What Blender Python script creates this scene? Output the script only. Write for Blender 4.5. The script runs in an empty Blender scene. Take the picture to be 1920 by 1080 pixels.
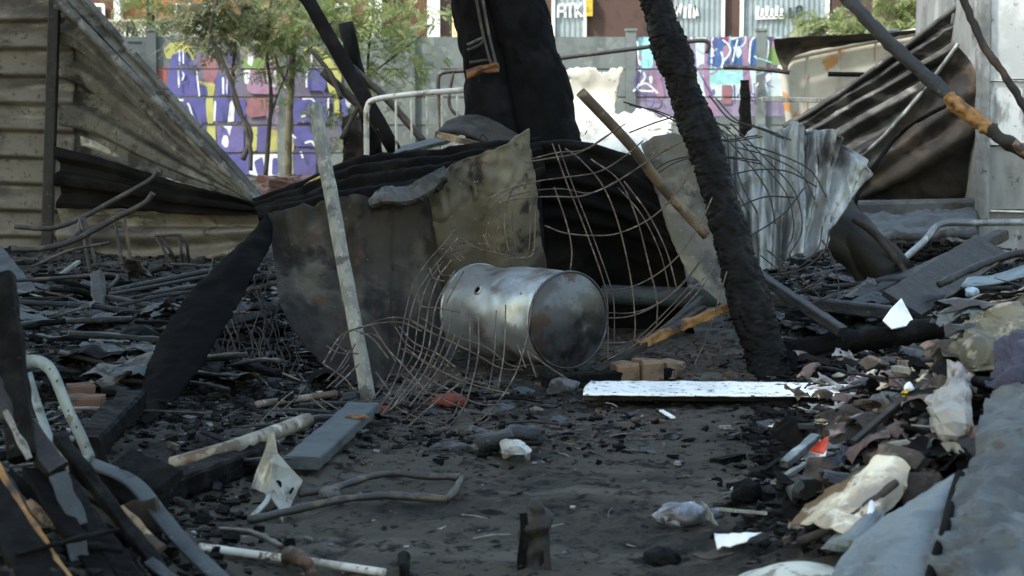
import bpy, math, random
import numpy as np
from mathutils import Vector, Matrix, noise

random.seed(7)
rng = np.random.default_rng(7)
scene = bpy.context.scene
col = scene.collection

# ---------------------------------------------------------------- camera
FPX, CAMH, HORIZON = 3500.0, 1.35, 175.0        # focal length in photo pixels, lens height, horizon row
PITCH = math.atan((540 - HORIZON) / FPX)
CP, SP = math.cos(PITCH), math.sin(PITCH)
cam_data = bpy.data.cameras.new('camera')
cam_data.sensor_width = 36.0
cam_data.lens = 36.0 * FPX / 1920.0
cam_data.clip_start = 0.1
cam_data.clip_end = 2000
cam_data.dof.use_dof = True
cam_data.dof.focus_distance = 9.2
cam_data.dof.aperture_fstop = 5.6
camera = bpy.data.objects.new('camera', cam_data)
camera.location = (0, 0, CAMH)
camera.rotation_euler = (math.pi / 2 - PITCH, 0, 0)
col.objects.link(camera)
scene.camera = camera

# ---------------------------------------------------------------- sky and sun (bright haze, soft shadows)
SUN_EL, SUN_AZ = math.radians(50), math.radians(-128)   # azimuth from +Y, clockwise
world = bpy.data.worlds.new('World')
scene.world = world
world.use_nodes = True
wn = world.node_tree.nodes
sky = wn.new('ShaderNodeTexSky')
sky.sky_type = 'NISHITA'
sky.sun_disc = False
sky.sun_elevation = SUN_EL
sky.sun_rotation = SUN_AZ
sky.air_density = 2.0
sky.dust_density = 1.2
sky.ozone_density = 0.0
wn['Background'].inputs['Strength'].default_value = 0.15
world.node_tree.links.new(sky.outputs[0], wn['Background'].inputs['Color'])
sun_data = bpy.data.lights.new('sun', 'SUN')
sun_data.energy = 2.2
sun_data.angle = math.radians(5)
sun_data.color = (1.0, 0.955, 0.89)
sun = bpy.data.objects.new('sun', sun_data)
sdir = Vector((math.sin(SUN_AZ) * math.cos(SUN_EL), math.cos(SUN_AZ) * math.cos(SUN_EL), math.sin(SUN_EL)))
sun.rotation_euler = (-sdir).to_track_quat('-Z', 'Y').to_euler()
sun.location = sdir * 60
col.objects.link(sun)
scene.view_settings.view_transform = 'Standard'
scene.view_settings.look = 'None'
scene.view_settings.gamma = 1.0
scene.view_settings.exposure = 1.5
scene.cycles.max_bounces = 6
scene.cycles.use_denoising = True

# ---------------------------------------------------------------- measuring helpers
def ray(px, py):
    u, v = (px - 960) / FPX, -(py - 540) / FPX
    return Vector((u, CP + v * SP, -SP + v * CP))

def P(px, py, D):
    """World point seen at photo pixel (px, py), D metres away along the ground."""
    d = ray(px, py)
    s = D / d.y
    return Vector((d.x * s, D, CAMH + d.z * s))

def smooth(a, b, x):
    t = min(1.0, max(0.0, (x - a) / (b - a)))
    return t * t * (3 - 2 * t)

def nz(x, y, z=0.0):
    return noise.noise(Vector((x, y, z)))

def mound(x, y):
    """The large shape of the ground: heap of rubbish on the right, burnt layers left and right behind."""
    h = 0.0
    s = x - (0.557 + 0.35 * (y - 5.73))
    h += 0.52 * smooth(0.0, 1.05, s) * smooth(3.6, 6.6, y) * (1 - smooth(7.9, 9.2, y))
    h += 0.16 * smooth(0.9, 1.8, x - 0.02 * y) * smooth(9.3, 10.5, y) * (1 - smooth(17, 20, y))
    h += 0.14 * smooth(0.75, 1.6, -x) * smooth(7.6, 9.5, y) * (1 - smooth(17, 20, y))
    h += 0.20 * smooth(0.55, 1.2, -x) * (1 - smooth(4.8, 6.0, y)) * smooth(2.5, 3.5, y)
    return h

def gh(x, y):
    h = mound(x, y)
    k = 1 - smooth(20, 30, y)
    if k > 0:
        rough = 0.6 + 1.6 * min(1, h * 4)
        h += k * (0.030 * rough * nz(x * 1.7, y * 1.7, 3.1) + 0.018 * rough * nz(x * 5.1, y * 5.1, 8.7))
    return h

def G(px, py, lift=0.0):
    """Where the line of sight through a photo pixel meets the ground (plus lift)."""
    d = ray(px, py)
    if d.z >= -1e-4:
        return P(px, py, 28)
    t, o = 2.0, Vector((0, 0, CAMH))
    while t < 40:
        p = o + d * t
        if p.z <= gh(p.x, p.y) + lift:
            return p
        t += 0.02
    return o + d * t

# ---------------------------------------------------------------- object helpers
def tag(o, label=None, cat=None, group=None, kind=None):
    if label: o['label'] = label
    if cat: o['category'] = cat
    if group: o['group'] = group
    if kind: o['kind'] = kind
    return o

def thing(name, label, cat, loc, group=None):
    o = bpy.data.objects.new(name, None)
    o.empty_display_size = 0.1
    col.objects.link(o)
    o.location = loc
    return tag(o, label, cat, group)

def obj(name, verts, faces, mat, parent=None, smooth_sh=True, solid=0.0, mats=None, fmat=None):
    """One mesh object from world-space vertices; its origin sits at the base of its own bounds."""
    V = np.array([tuple(v) for v in verts], dtype=float)
    lo, hi = V.min(0), V.max(0)
    org = Vector(((lo[0] + hi[0]) / 2, (lo[1] + hi[1]) / 2, lo[2]))
    me = bpy.data.meshes.new(name)
    me.from_pydata((V - np.array(org)).tolist(), [], faces)
    me.update()
    if smooth_sh:
        me.polygons.foreach_set('use_smooth', [True] * len(me.polygons))
    for m in (mats or [mat]):
        me.materials.append(m)
    if fmat:
        me.polygons.foreach_set('material_index', fmat)
    o = bpy.data.objects.new(name, me)
    col.objects.link(o)
    if parent is not None:
        o.parent = parent
        pl = parent.location.copy()
        pp = parent.parent
        while pp is not None:
            pl += pp.location
            pp = pp.parent
        o.location = org - pl
    else:
        o.location = org
    if solid:
        md = o.modifiers.new('thickness', 'SOLIDIFY')
        md.thickness = solid
        md.offset = 0
    return o

def catmull(pts, n):
    """Resample a polyline smoothly, n points per span."""
    pts = [Vector(p) for p in pts]
    if len(pts) == 2:
        return [pts[0].lerp(pts[1], i / n) for i in range(n + 1)]
    out = []
    for i in range(len(pts) - 1):
        p0 = pts[i - 1] if i > 0 else pts[0] * 2 - pts[1]
        p1, p2 = pts[i], pts[i + 1]
        p3 = pts[i + 2] if i + 2 < len(pts) else pts[-1] * 2 - pts[-2]
        for k in range(n):
            t = k / n
            out.append(0.5 * ((2 * p1) + (p2 - p0) * t + (2 * p0 - 5 * p1 + 4 * p2 - p3) * t * t + (3 * p1 - p0 - 3 * p2 + p3) * t ** 3))
    out.append(pts[-1])
    return out

def circle(r, n):
    return [(r * math.cos(2 * math.pi * i / n), r * math.sin(2 * math.pi * i / n)) for i in range(n)]

def rect(w, h, b=0.12):
    c = min(w, h) * b
    x, y = w / 2, h / 2
    return [(x, -y + c), (x, 0), (x, y - c), (x - c, y), (0, y), (-x + c, y), (-x, y - c), (-x, 0), (-x, -y + c), (-x + c, -y), (0, -y), (x - c, -y)]

def sweep(pts, sec, up=None, scale=None, rough=0.0, freq=20.0, hollow=False, seed=0.0, warp=None):
    """Vertices and faces of a section swept along points. Ends closed, or bored out when hollow."""
    pts = [Vector(p) for p in pts]
    n, m = len(pts), len(sec)
    V, Fc = [], []
    t0 = (pts[1] - pts[0]).normalized()
    u = Vector(up) if up else (Vector((0, 0, 1)) if abs(t0.z) < 0.9 else Vector((0, -1, 0)))
    side = t0.cross(u).normalized()
    for i, p in enumerate(pts):
        t = (pts[min(i + 1, n - 1)] - pts[max(i - 1, 0)]).normalized()
        side = (side - t * side.dot(t)).normalized()
        upv = side.cross(t)
        k = scale(i / (n - 1)) if scale else 1.0
        for a, b in sec:
            d = side * (a * k) + upv * (b * k)
            q = p + d
            if rough:
                q = q + d.normalized() * (rough * nz(q.x * freq + seed, q.y * freq, q.z * freq))
            if warp:
                q = warp(q, d.normalized(), i / (n - 1))
            V.append(q)
    for i in range(n - 1):
        for j in range(m):
            a, b = i * m + j, i * m + (j + 1) % m
            Fc.append((a, b, b + m, a + m))
    for end, base in ((0, 0), (1, (n - 1) * m)):
        ring = list(range(base, base + m))
        c = pts[0] if end == 0 else pts[-1]
        inward = (pts[1] - pts[0]).normalized() if end == 0 else (pts[-2] - pts[-1]).normalized()
        if hollow:
            r = (V[base] - c).length
            for k, (sc, dp) in enumerate(((0.82, 0.0), (0.80, 4 * r))):
                nb = len(V)
                for j in range(m):
                    V.append(c + (V[base + j] - c) * sc + inward * dp)
                prev = ring
                ring = list(range(nb, nb + m))
                for j in range(m):
                    q = (prev[j], prev[(j + 1) % m], ring[(j + 1) % m], ring[j])
                    Fc.append(q if end else q[::-1])
        Fc.append(tuple(ring) if end else tuple(ring[::-1]))
    return V, Fc

def merge(parts):
    V, Fc = [], []
    for v, f in parts:
        b = len(V)
        V += list(v)
        Fc += [tuple(i + b for i in q) for q in f]
    return V, Fc

def tube(name, pts, r, mat, parent=None, n=6, seg=10, hollow=False, rough=0.0, curved=True, **k):
    pp = catmull(pts, n) if curved else [Vector(p) for p in pts]
    v, f = sweep(pp, circle(r, seg), hollow=hollow, rough=rough, seed=random.random() * 50, **k)
    return obj(name, v, f, mat, parent)

def beam(name, p0, p1, w, h, mat, parent=None, n=14, rough=0.006, freq=18, up=(0, 0, 1), bow=0.0, taper=None, mid=None):
    """A squared timber or bar between two points, uneven where burnt."""
    n = max(n, min(70, int((Vector(p1) - Vector(p0)).length / .025))) if rough > .003 else n
    pts = catmull([p0, mid, p1], n // 2) if mid is not None else [Vector(p0).lerp(Vector(p1), i / n) for i in range(n + 1)]
    if bow:
        pts = [p + Vector((0, 0, bow * math.sin(math.pi * i / (len(pts) - 1)))) for i, p in enumerate(pts)]
    sd = random.random() * 40
    sc = (lambda t: (1 - taper * t)) if taper else None
    v, f = sweep(pts, rect(w, h), up=up, rough=rough, freq=freq, seed=sd, scale=sc)
    return obj(name, v, f, mat, parent, smooth_sh=False)

def grid(rows, nu, nv, curved=True):
    """Control rows of world points to a dense grid [nv+1][nu+1]."""
    def res(line, n):
        k = len(line) - 1
        per = max(2, math.ceil(n / k))
        fine = catmull(line, per) if curved else sum([[line[i].lerp(line[i + 1], j / per) for j in range(per)] for i in range(k)], []) + [line[-1]]
        out = []
        for i in range(n + 1):
            t = i / n * (len(fine) - 1)
            a = min(int(t), len(fine) - 2)
            out.append(fine[a].lerp(fine[a + 1], t - a))
        return out
    R = [res(r, nu) for r in rows]
    C = [res([R[k][i] for k in range(len(R))], nv) for i in range(nu + 1)]
    return [[C[i][j] for i in range(nu + 1)] for j in range(nv + 1)]

def ribs(t, n, sharp=2.2):
    return max(-1.0, min(1.0, sharp * math.sin(2 * math.pi * n * t)))

def sheet(name, rows, mat, nu=40, nv=40, disp=None, crumple=0.0, cfreq=5.0, ragged=0.0, eat=0.0, solid=0.003, parent=None, curved=True, flat=False, rfreq=16.0):
    """A sheet of metal, cloth or card through control points; disp(u, v) pushes it along its normal in metres."""
    rows = [[Vector(p) for p in r] for r in rows]
    g = grid(rows, nu, nv, curved)
    sd = random.random() * 60
    V = []
    for j in range(nv + 1):
        for i in range(nu + 1):
            p = g[j][i]
            du = g[j][min(i + 1, nu)] - g[j][max(i - 1, 0)]
            dv = g[min(j + 1, nv)][i] - g[max(j - 1, 0)][i]
            nm = du.cross(dv)
            if nm.length < 1e-9:
                nm = Vector((0, -1, 0))
            nm.normalize()
            if nm.dot(Vector((0, 0, CAMH)) - p) < 0: nm.negate()
            u, v = i / nu, j / nv
            d = disp(u, v) if disp else 0.0
            if crumple:
                q = p * cfreq
                # creased, not wavy: ridged noise
                d += crumple * ((1 - 2 * abs(nz(q.x + sd, q.y, q.z))) * 0.7 + 0.5 * (1 - 2 * abs(nz(q.x * 2.7, q.y * 2.7 + sd, q.z * 2.7))) - 0.3)
            p = p + nm * d
            if ragged:
                e = min(u, v, 1 - u, 1 - v)
                if e < 1e-6:
                    pull = ragged * (0.5 + nz(p.x * rfreq + sd, p.y * rfreq, p.z * rfreq))
                    c = g[nv // 2][nu // 2]
                    p = p + (c - p).normalized() * pull
            V.append(p)
    Fc = []
    for j in range(nv):
        for i in range(nu):
            if eat:
                u, v = (i + .5) / nu, (j + .5) / nv
                e = min(u, v, 1 - u, 1 - v)
                p = g[j][i]
                if e < eat and nz(p.x * 11 + sd, p.y * 11, p.z * 11) > 0.1 + 0.5 * e / eat:
                    continue
            a = j * (nu + 1) + i
            Fc.append((a, a + 1, a + nu + 2, a + nu + 1))
    return obj(name, V, Fc, mat, parent, smooth_sh=not flat, solid=solid)

def PR(rows, D=None):
    """Rows of photo measurements (px, py, distance) to world points."""
    return [[P(*q) if len(q) == 3 else P(q[0], q[1], D) for q in r] for r in rows]

ICO = {}
def lump(name, c, size, mat, parent=None, amp=0.25, freq=1.6, sub=3, flat=False, rot=0.0):
    import bmesh
    bm = bmesh.new()
    bmesh.ops.create_icosphere(bm, subdivisions=sub, radius=1.0)
    sd = random.random() * 90
    V = []
    cr, sr = math.cos(rot), math.sin(rot)
    for v in bm.verts:
        q = v.co * freq
        k = 1 + amp * (nz(q.x + sd, q.y, q.z) * 1.3 + 0.6 * nz(q.x * 2.6, q.y * 2.6 + sd, q.z * 2.6) + 0.35 * nz(q.x * 6, q.y * 6 + sd, q.z * 6))
        x, y, z = v.co.x * k * size[0], v.co.y * k * size[1], v.co.z * k * size[2]
        V.append(Vector(c) + Vector((x * cr - y * sr, x * sr + y * cr, z)))
    Fc = [tuple(v.index for v in f.verts) for f in bm.faces]
    bm.free()
    return obj(name, V, Fc, mat, parent, smooth_sh=not flat)

# ---------------------------------------------------------------- materials
def mat(name, base, layers=(), rough=0.8, metal=0.0, bump=(30, 0.3), spec=0.5, rough_var=0.0, trans=0.0, coat=0.0, bump2=None):
    """Base colour broken up by noise layers (colour, scale, lo, hi[, stretch]) and a bump; all in object space."""
    m = bpy.data.materials.new(name)
    m.use_nodes = True
    nt = m.node_tree
    N, L = nt.nodes, nt.links
    bs = N['Principled BSDF']
    tc = N.new('ShaderNodeTexCoord')
    oi = N.new('ShaderNodeObjectInfo')
    mw = N.new('ShaderNodeMath'); mw.operation = 'MULTIPLY'; mw.inputs[1].default_value = 73.0
    L.new(oi.outputs['Random'], mw.inputs[0])
    def noise_node(scale, detail=6, rgh=0.62, stretch=None, off=0.0):
        nn = N.new('ShaderNodeTexNoise')
        nn.noise_dimensions = '4D'
        nn.inputs['Scale'].default_value = scale
        nn.inputs['Detail'].default_value = detail
        nn.inputs['Roughness'].default_value = rgh
        mp = N.new('ShaderNodeMapping')
        if stretch: mp.inputs['Scale'].default_value = stretch
        mp.inputs['Location'].default_value = (off, off * 1.7, off * 0.6)
        L.new(tc.outputs['Object'], mp.inputs['Vector'])
        L.new(mp.outputs[0], nn.inputs['Vector'])
        L.new(mw.outputs[0], nn.inputs['W'])
        return nn
    rgb = N.new('ShaderNodeRGB'); rgb.outputs[0].default_value = (*base, 1)
    cur = rgb.outputs[0]
    for i, ly in enumerate(layers):
        c, sc, lo, hi = ly[:4]
        lo, hi = .5 + (lo - .5) * .62, .5 + (hi - .5) * .62
        nn = noise_node(sc, stretch=ly[4] if len(ly) > 4 else None, off=3.3 * (i + 1))
        mr = N.new('ShaderNodeMapRange'); mr.interpolation_type = 'SMOOTHSTEP'
        mr.inputs['From Min'].default_value = lo; mr.inputs['From Max'].default_value = hi
        L.new(nn.outputs['Fac'], mr.inputs['Value'])
        mx = N.new('ShaderNodeMix'); mx.data_type = 'RGBA'
        L.new(mr.outputs[0], mx.inputs['Factor'])
        L.new(cur, mx.inputs[6])
        mx.inputs[7].default_value = (*c, 1)
        cur = mx.outputs[2]
    L.new(cur, bs.inputs['Base Color'])
    bs.inputs['Metallic'].default_value = metal
    bs.inputs['Specular IOR Level'].default_value = spec
    if rough_var:
        nn = noise_node(14, off=9)
        mr = N.new('ShaderNodeMapRange')
        mr.inputs['From Min'].default_value = 0.3; mr.inputs['From Max'].default_value = 0.7
        mr.inputs['To Min'].default_value = max(0.05, rough - rough_var); mr.inputs['To Max'].default_value = min(1, rough + rough_var)
        L.new(nn.outputs['Fac'], mr.inputs['Value'])
        L.new(mr.outputs[0], bs.inputs['Roughness'])
    else:
        bs.inputs['Roughness'].default_value = rough
    if coat: bs.inputs['Coat Weight'].default_value = coat
    if trans: bs.inputs['Transmission Weight'].default_value = trans
    prev = None
    for b in (bump, bump2):
        if not b: continue
        nn = noise_node(b[0], detail=8, rgh=0.7, stretch=b[2] if len(b) > 2 else None, off=14)
        bp = N.new('ShaderNodeBump')
        bp.inputs['Strength'].default_value = b[1]
        bp.inputs['Distance'].default_value = 0.02
        L.new(nn.outputs['Fac'], bp.inputs['Height'])
        if prev: L.new(prev, bp.inputs['Normal'])
        prev = bp.outputs[0]
    if prev: L.new(prev, bs.inputs['Normal'])
    return m

ASH = (0.085, 0.085, 0.085)
M = {}
M['char'] = mat('charred_wood', (0.0045, 0.0046, 0.0047), [((0.014, 0.0138, 0.0138), 9, .5, .75), ((.06, .06, .06), 24, .70, .84)], .75, bump=(38, .9), rough_var=.2, spec=.1, bump2=(110, .6))
M['charblue'] = mat('glossy_charred_wood', (0.006, 0.0066, 0.0075), [((0.018, 0.0195, 0.0215), 6, .5, .75), ((.08, .086, .09), 26, .68, .82)], .42, bump=(30, .7), rough_var=.18, spec=.5, bump2=(100, .5))
M['charbrown'] = mat('scorched_wood', (0.013, 0.0098, 0.0075), [((0.045, 0.029, 0.017), 5, .5, .7), ((0.008, 0.008, 0.008), 12, .5, .65)], .75, bump=(40, .5))
M['soot'] = mat('soot_black_metal', (0.0048, 0.0048, 0.005), [((0.011, 0.0105, 0.010), 3, .45, .7)], .8, bump=(20, .2), spec=.05)
M['ashgrey'] = mat('grey_ash', (0.10, 0.10, 0.098), [((0.03, 0.03, 0.03), 20, .45, .6)], .95, bump=(60, .5))
M['ground'] = mat('burnt_earth', (0.080, 0.072, 0.058), [((0.022, 0.021, 0.0195), 1.3, .42, .68), ((0.125, 0.115, 0.096), 3.1, .52, .8, (.5, 1.6, 1)), ((0.010, 0.010, 0.010), 9, .54, .72), ((0.085, 0.083, 0.08), 42, .66, .8), ((0.006, 0.006, 0.006), 23, .58, .72)], .95, bump=(20, 1.0), bump2=(85, .9), spec=.2)
M['galv'] = mat('galvanised_sheet', (0.25, 0.272, 0.275), [((0.10, 0.11, 0.112), 4, .40, .66, (1.6, 1.6, .3)), ((0.40, 0.425, 0.43), 7, .56, .76, (1.6, 1.6, .3)), ((0.035, 0.032, 0.03), 2.6, .62, .78, (1, 1, .6)), ((.10, .085, .065), 9, .66, .8)], .45, .3, bump=(14, .25), rough_var=.12)
M['wall_tin'] = mat('smoked_wall_sheet', (0.135, 0.125, 0.106), [((0.045, 0.041, 0.036), 2.2, .44, .72, (.5, 1, 2)), ((0.23, 0.215, 0.182), 4, .56, .75, (.4, 1, 2)), ((0.03, 0.027, 0.024), 6, .66, .8), ((.05, .045, .04), 26, .6, .75)], .7, .15, bump=(12, .15))
M['wall_tin2'] = mat('ash_dusted_sheet', (0.115, 0.113, 0.10), [((0.052, 0.05, 0.044), 2.4, .42, .7), ((0.18, 0.175, 0.155), 6, .55, .7), ((0.035, 0.03, 0.027), 4.5, .58, .68), ((0.05, 0.05, 0.045), 30, .6, .7)], .75, .1, bump=(18, .25))
M['burnt_tin'] = mat('scorched_sheet', (0.032, 0.028, 0.023), [((0.013, 0.011, 0.0095), 3, .42, .66), ((0.10, 0.09, 0.07), 2.0, .50, .78), ((.012, .011, .010), 5, .56, .74), ((0.06, 0.034, 0.02), 7, .6, .8), ((0.11, 0.10, 0.085), 44, .74, .84)], .8, 0, bump=(12, .3), spec=.2, bump2=(60, .2))
M['ochre_tin'] = mat('ochre_grey_sheet', (0.105, 0.095, 0.072), [((0.042, 0.039, 0.035), 2.6, .46, .72), ((0.165, 0.148, 0.105), 3, .52, .75), ((.025, .022, .02), 7, .58, .76), ((.2, .18, .14), 40, .7, .8)], .7, .05, bump=(10, .3), spec=.3, bump2=(60, .2))  # lighter ochre-grey sheet colour with darker mottling
M['brown_tin'] = mat('rusty_smoked_sheet', (0.035, 0.028, 0.022), [((0.07, 0.05, 0.032), 4, .45, .65, (.5, 1, 1)), ((0.014, 0.013, 0.012), 3, .48, .62)], .75, .1, bump=(20, .25))
M['darkrib'] = mat('dark_ribbed_sheet', (0.06, 0.06, 0.056), [((0.02, 0.02, 0.02), 3, .42, .6), ((0.14, 0.14, 0.13), 5, .56, .72, (.5, 1, 1))], .6, .3, bump=(15, .2))
M['tank'] = mat('tank_steel', (0.36, 0.39, 0.41), [((0.22, 0.235, 0.24), 4, .45, .75), ((0.13, 0.088, 0.06), 3.2, .50, .72), ((0.27, 0.25, 0.215), 8, .58, .8), ((0.06, 0.055, 0.05), 22, .70, .82)], .36, .65, bump=(9, .06), rough_var=.12)
M['tank_cap'] = mat('sooty_tank_end', (0.05, 0.053, 0.058), [((0.09, 0.10, 0.115), 4, .5, .7), ((0.05, 0.032, 0.026), 7, .55, .65), ((0.018, 0.018, 0.02), 5, .5, .7)], .42, .6, bump=(9, .08), rough_var=.1)
M['rust'] = mat('rusty_steel', (0.055, 0.035, 0.024), [((0.10, 0.055, 0.03), 14, .48, .65), ((0.025, 0.02, 0.018), 24, .52, .66)], .8, .2, bump=(60, .4))
M['wire'] = mat('rusted_wire', (0.10, 0.075, 0.058), [((0.05, 0.035, 0.028), 14, .45, .6), ((0.19, 0.165, 0.14), 22, .6, .7)], .7, .3, bump=None)
M['wiredark'] = mat('burnt_wire', (0.022, 0.019, 0.018), [((0.05, 0.04, 0.034), 16, .5, .65)], .7, .3, bump=None)
M['rod'] = mat('burnt_steel_rod', (0.035, 0.033, 0.031), [((0.09, 0.07, 0.052), 9, .52, .68)], .55, .4, bump=(40, .2))
M['greywood'] = mat('weathered_grey_wood', (0.20, 0.205, 0.185), [((0.13, 0.135, 0.125), 3, .42, .62, (6, 6, 1)), ((0.27, 0.27, 0.25), 9, .55, .7, (6, 6, .7)), ((0.07, 0.07, 0.065), 10, .64, .72)], .8, bump=(20, .3, (8, 8, 1)))
M['tanpipe'] = mat('buff_steel_pipe', (0.21, 0.19, 0.148), [((0.12, 0.105, 0.08), 5, .45, .62), ((0.09, 0.06, 0.04), 8, .56, .66), ((0.36, 0.34, 0.28), 11, .6, .7)], .6, .2, bump=(30, .15))
M['brownpipe'] = mat('brown_rust_pipe', (0.13, 0.095, 0.06), [((0.06, 0.045, 0.033), 5, .42, .6), ((0.19, 0.15, 0.10), 9, .56, .7)], .7, .2, bump=(40, .3))
M['slate'] = mat('blue_grey_board', (0.04, 0.053, 0.06), [((0.024, 0.031, 0.036), 5, .42, .65), ((0.015, 0.016, 0.018), 9, .58, .74), ((.08, .092, .096), 30, .68, .82)], .7, bump=(16, .4), bump2=(80, .4))
M['pale'] = mat('pale_blue_metal', (0.15, 0.195, 0.21), [((0.085, 0.11, 0.12), 7, .45, .65), ((0.05, 0.05, 0.05), 15, .62, .7)], .5, .2, bump=(20, .12))
M['white'] = mat('white_enamel', (0.80, 0.82, 0.80), [((0.62, 0.64, 0.63), 5, .5, .7), ((0.45, 0.46, 0.45), 9, .6, .85), ((0.012, 0.012, 0.012), 24, .61, .68), ((0.03, 0.03, 0.03), 60, .64, .74)], .5, bump=(20, .05))
M['whiteclean'] = mat('white_plastic', (0.78, 0.80, 0.81), [((0.6, 0.62, 0.63), 8, .5, .7)], .5, bump=(20, .05))
M['whitesheet'] = mat('white_torn_sheet', (0.60, 0.58, 0.50), [((0.46, 0.43, 0.35), 4, .5, .66), ((0.20, 0.16, 0.11), 5, .66, .82), ((0.05, 0.045, 0.04), 12, .74, .84)], .6, bump=(10, .1))
M['whitetube'] = mat('white_painted_tube', (0.46, 0.47, 0.44), [((0.28, 0.27, 0.24), 9, .5, .65), ((0.12, 0.08, 0.05), 16, .6, .66)], .5, bump=(30, .1))
M['cream'] = mat('cream_panel', (0.44, 0.42, 0.35), [((0.36, 0.34, 0.28), 2, .45, .65), ((0.40, 0.20, 0.07), 3.2, .60, .70)], .6, bump=(8, .06))
M['concrete'] = mat('fence_concrete', (0.15, 0.172, 0.166), [((0.105, 0.122, 0.12), 2.2, .42, .66), ((0.19, 0.21, 0.2), 6, .56, .7)], .9, bump=(40, .2))
M['darkconc'] = mat('shaded_fence_concrete', (0.075, 0.09, 0.092), [((0.05, 0.06, 0.062), 2.5, .42, .62)], .9, bump=(40, .2))  # fence concrete with the shade of the left spans put into its colour
M['slab'] = mat('grey_concrete', (0.075, 0.082, 0.086), [((0.045, 0.049, 0.053), 4, .42, .62), ((0.04, 0.035, 0.03), 6, .56, .66)], .9, bump=(40, .35))
M['brick'] = mat('sooty_brick', (0.10, 0.052, 0.034), [((0.035, 0.027, 0.022), 9, .44, .62), ((0.10, 0.09, 0.085), 22, .58, .7)], .9, bump=(60, .4))
M['brickred'] = mat('dull_red_brick', (0.17, 0.085, 0.06), [((0.11, 0.055, 0.04), 6, .45, .62)], .9, bump=(60, .3))
M['tanbrick'] = mat('tan_block', (0.15, 0.10, 0.062), [((0.085, 0.055, 0.035), 8, .45, .65), ((0.04, 0.03, 0.025), 12, .6, .68)], .9, bump=(50, .3))
M['ochrewood'] = mat('split_yellow_wood', (0.30, 0.16, 0.05), [((0.24, 0.115, 0.03), 8, .45, .62, (1, 1, 4)), ((0.10, 0.05, 0.02), 14, .5, .75), ((0.02, 0.014, 0.011), 6, .48, .72)], .75, bump=(30, .4))
M['rawwood'] = mat('scorched_pale_wood', (0.20, 0.135, 0.08), [((0.05, 0.035, 0.025), 8, .45, .6), ((0.30, 0.24, 0.16), 14, .6, .7)], .8, bump=(40, .4))
M['wallwhite'] = mat('peeling_white_paint', (0.58, 0.61, 0.62), [((0.40, 0.425, 0.43), 1.6, .42, .62), ((0.22, 0.225, 0.22), 3.2, .52, .68, (1.5, 1, .6)), ((0.30, 0.2, 0.22), 4, .78, .86), ((.2, .19, .18), 14, .66, .8)], .7, bump=(14, .15))
M['tarp'] = mat('grey_tarpaulin', (0.055, 0.066, 0.070), [((0.033, 0.039, 0.043), 4, .42, .62), ((0.095, 0.11, 0.115), 7, .58, .75), ((0.03, 0.03, 0.03), 14, .62, .72)], .6, bump=(16, .5), bump2=(70, .3))
M['tarplight'] = mat('pale_blue_tarpaulin', (0.115, 0.142, 0.155), [((0.075, 0.093, 0.103), 4, .42, .62), ((0.17, 0.20, 0.215), 7, .58, .75), ((0.05, 0.05, 0.05), 15, .66, .76)], .55, bump=(18, .3), bump2=(80, .2))
M['olive'] = mat('olive_grey_blanket', (0.085, 0.088, 0.066), [((0.05, 0.052, 0.04), 5, .42, .62), ((0.17, 0.17, 0.14), 12, .58, .7)], .95, bump=(70, .4))
M['navy'] = mat('navy_cloth', (0.014, 0.015, 0.032), [((0.05, 0.05, 0.085), 6, .56, .7)], .85, bump=(60, .3))
M['greybag'] = mat('grey_dirty_bag', (0.24, 0.24, 0.232), [((0.13, 0.13, 0.127), 7, .42, .6), ((0.12, 0.09, 0.06), 6, .6, .7), ((0.36, 0.36, 0.355), 15, .62, .72)], .6, bump=(30, .3))
M['card'] = mat('scorched_card', (0.40, 0.355, 0.265), [((0.22, 0.20, 0.17), 3, .42, .6), ((0.66, 0.62, 0.5), 5, .55, .7), ((0.10, 0.06, 0.025), 7, .60, .67), ((0.22, 0.22, 0.215), 2.5, .54, .66)], .85, bump=(20, .15))
M['browncloth'] = mat('brown_scorched_cloth', (0.05, 0.038, 0.028), [((0.016, 0.0125, 0.0105), 6, .44, .64), ((0.12, 0.10, 0.08), 10, .58, .7)], .95, bump=(50, .5))
M['pinkcloth'] = mat('dusty_pink_cloth', (0.10, 0.072, 0.066), [((0.035, 0.027, 0.027), 8, .44, .6), ((0.22, 0.18, 0.165), 12, .58, .7)], .95, bump=(50, .5))
M['purple'] = mat('purple_wrapper', (0.07, 0.015, 0.045), [((0.22, 0.14, 0.2), 20, .58, .68)], .45, bump=(40, .2))
M['redplastic'] = mat('red_plastic', (0.62, 0.04, 0.02), [((0.35, 0.03, 0.02), 20, .5, .65)], .4, bump=(20, .05))
M['redrag'] = mat('red_rag', (0.17, 0.035, 0.022), [((0.07, 0.025, 0.02), 14, .46, .6)], .9, bump=(50, .4))
M['yellowhose'] = mat('yellow_plastic', (0.55, 0.40, 0.035), [((0.3, 0.2, 0.02), 12, .55, .65)], .5, bump=None)
M['paper'] = mat('white_paper', (0.74, 0.78, 0.82), [((0.5, 0.52, 0.55), 9, .54, .7)], .8, bump=(20, .1))
M['bluebit'] = mat('pale_blue_plastic', (0.30, 0.42, 0.55), [((0.16, 0.2, 0.26), 12, .5, .65)], .4, bump=(20, .1))
M['lid'] = mat('off_white_lid', (0.46, 0.47, 0.41), [((0.34, 0.34, 0.28), 5, .45, .65), ((0.16, 0.13, 0.09), 9, .62, .7)], .5, bump=(20, .08))
M['fender'] = mat('olive_black_panel', (0.012, 0.012, 0.0095), [((0.04, 0.039, 0.03), 2.2, .48, .72), ((.005, .005, .005), 5, .52, .7)], .6, 0, bump=(12, .2), spec=.25, bump2=(60, .3))
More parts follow.
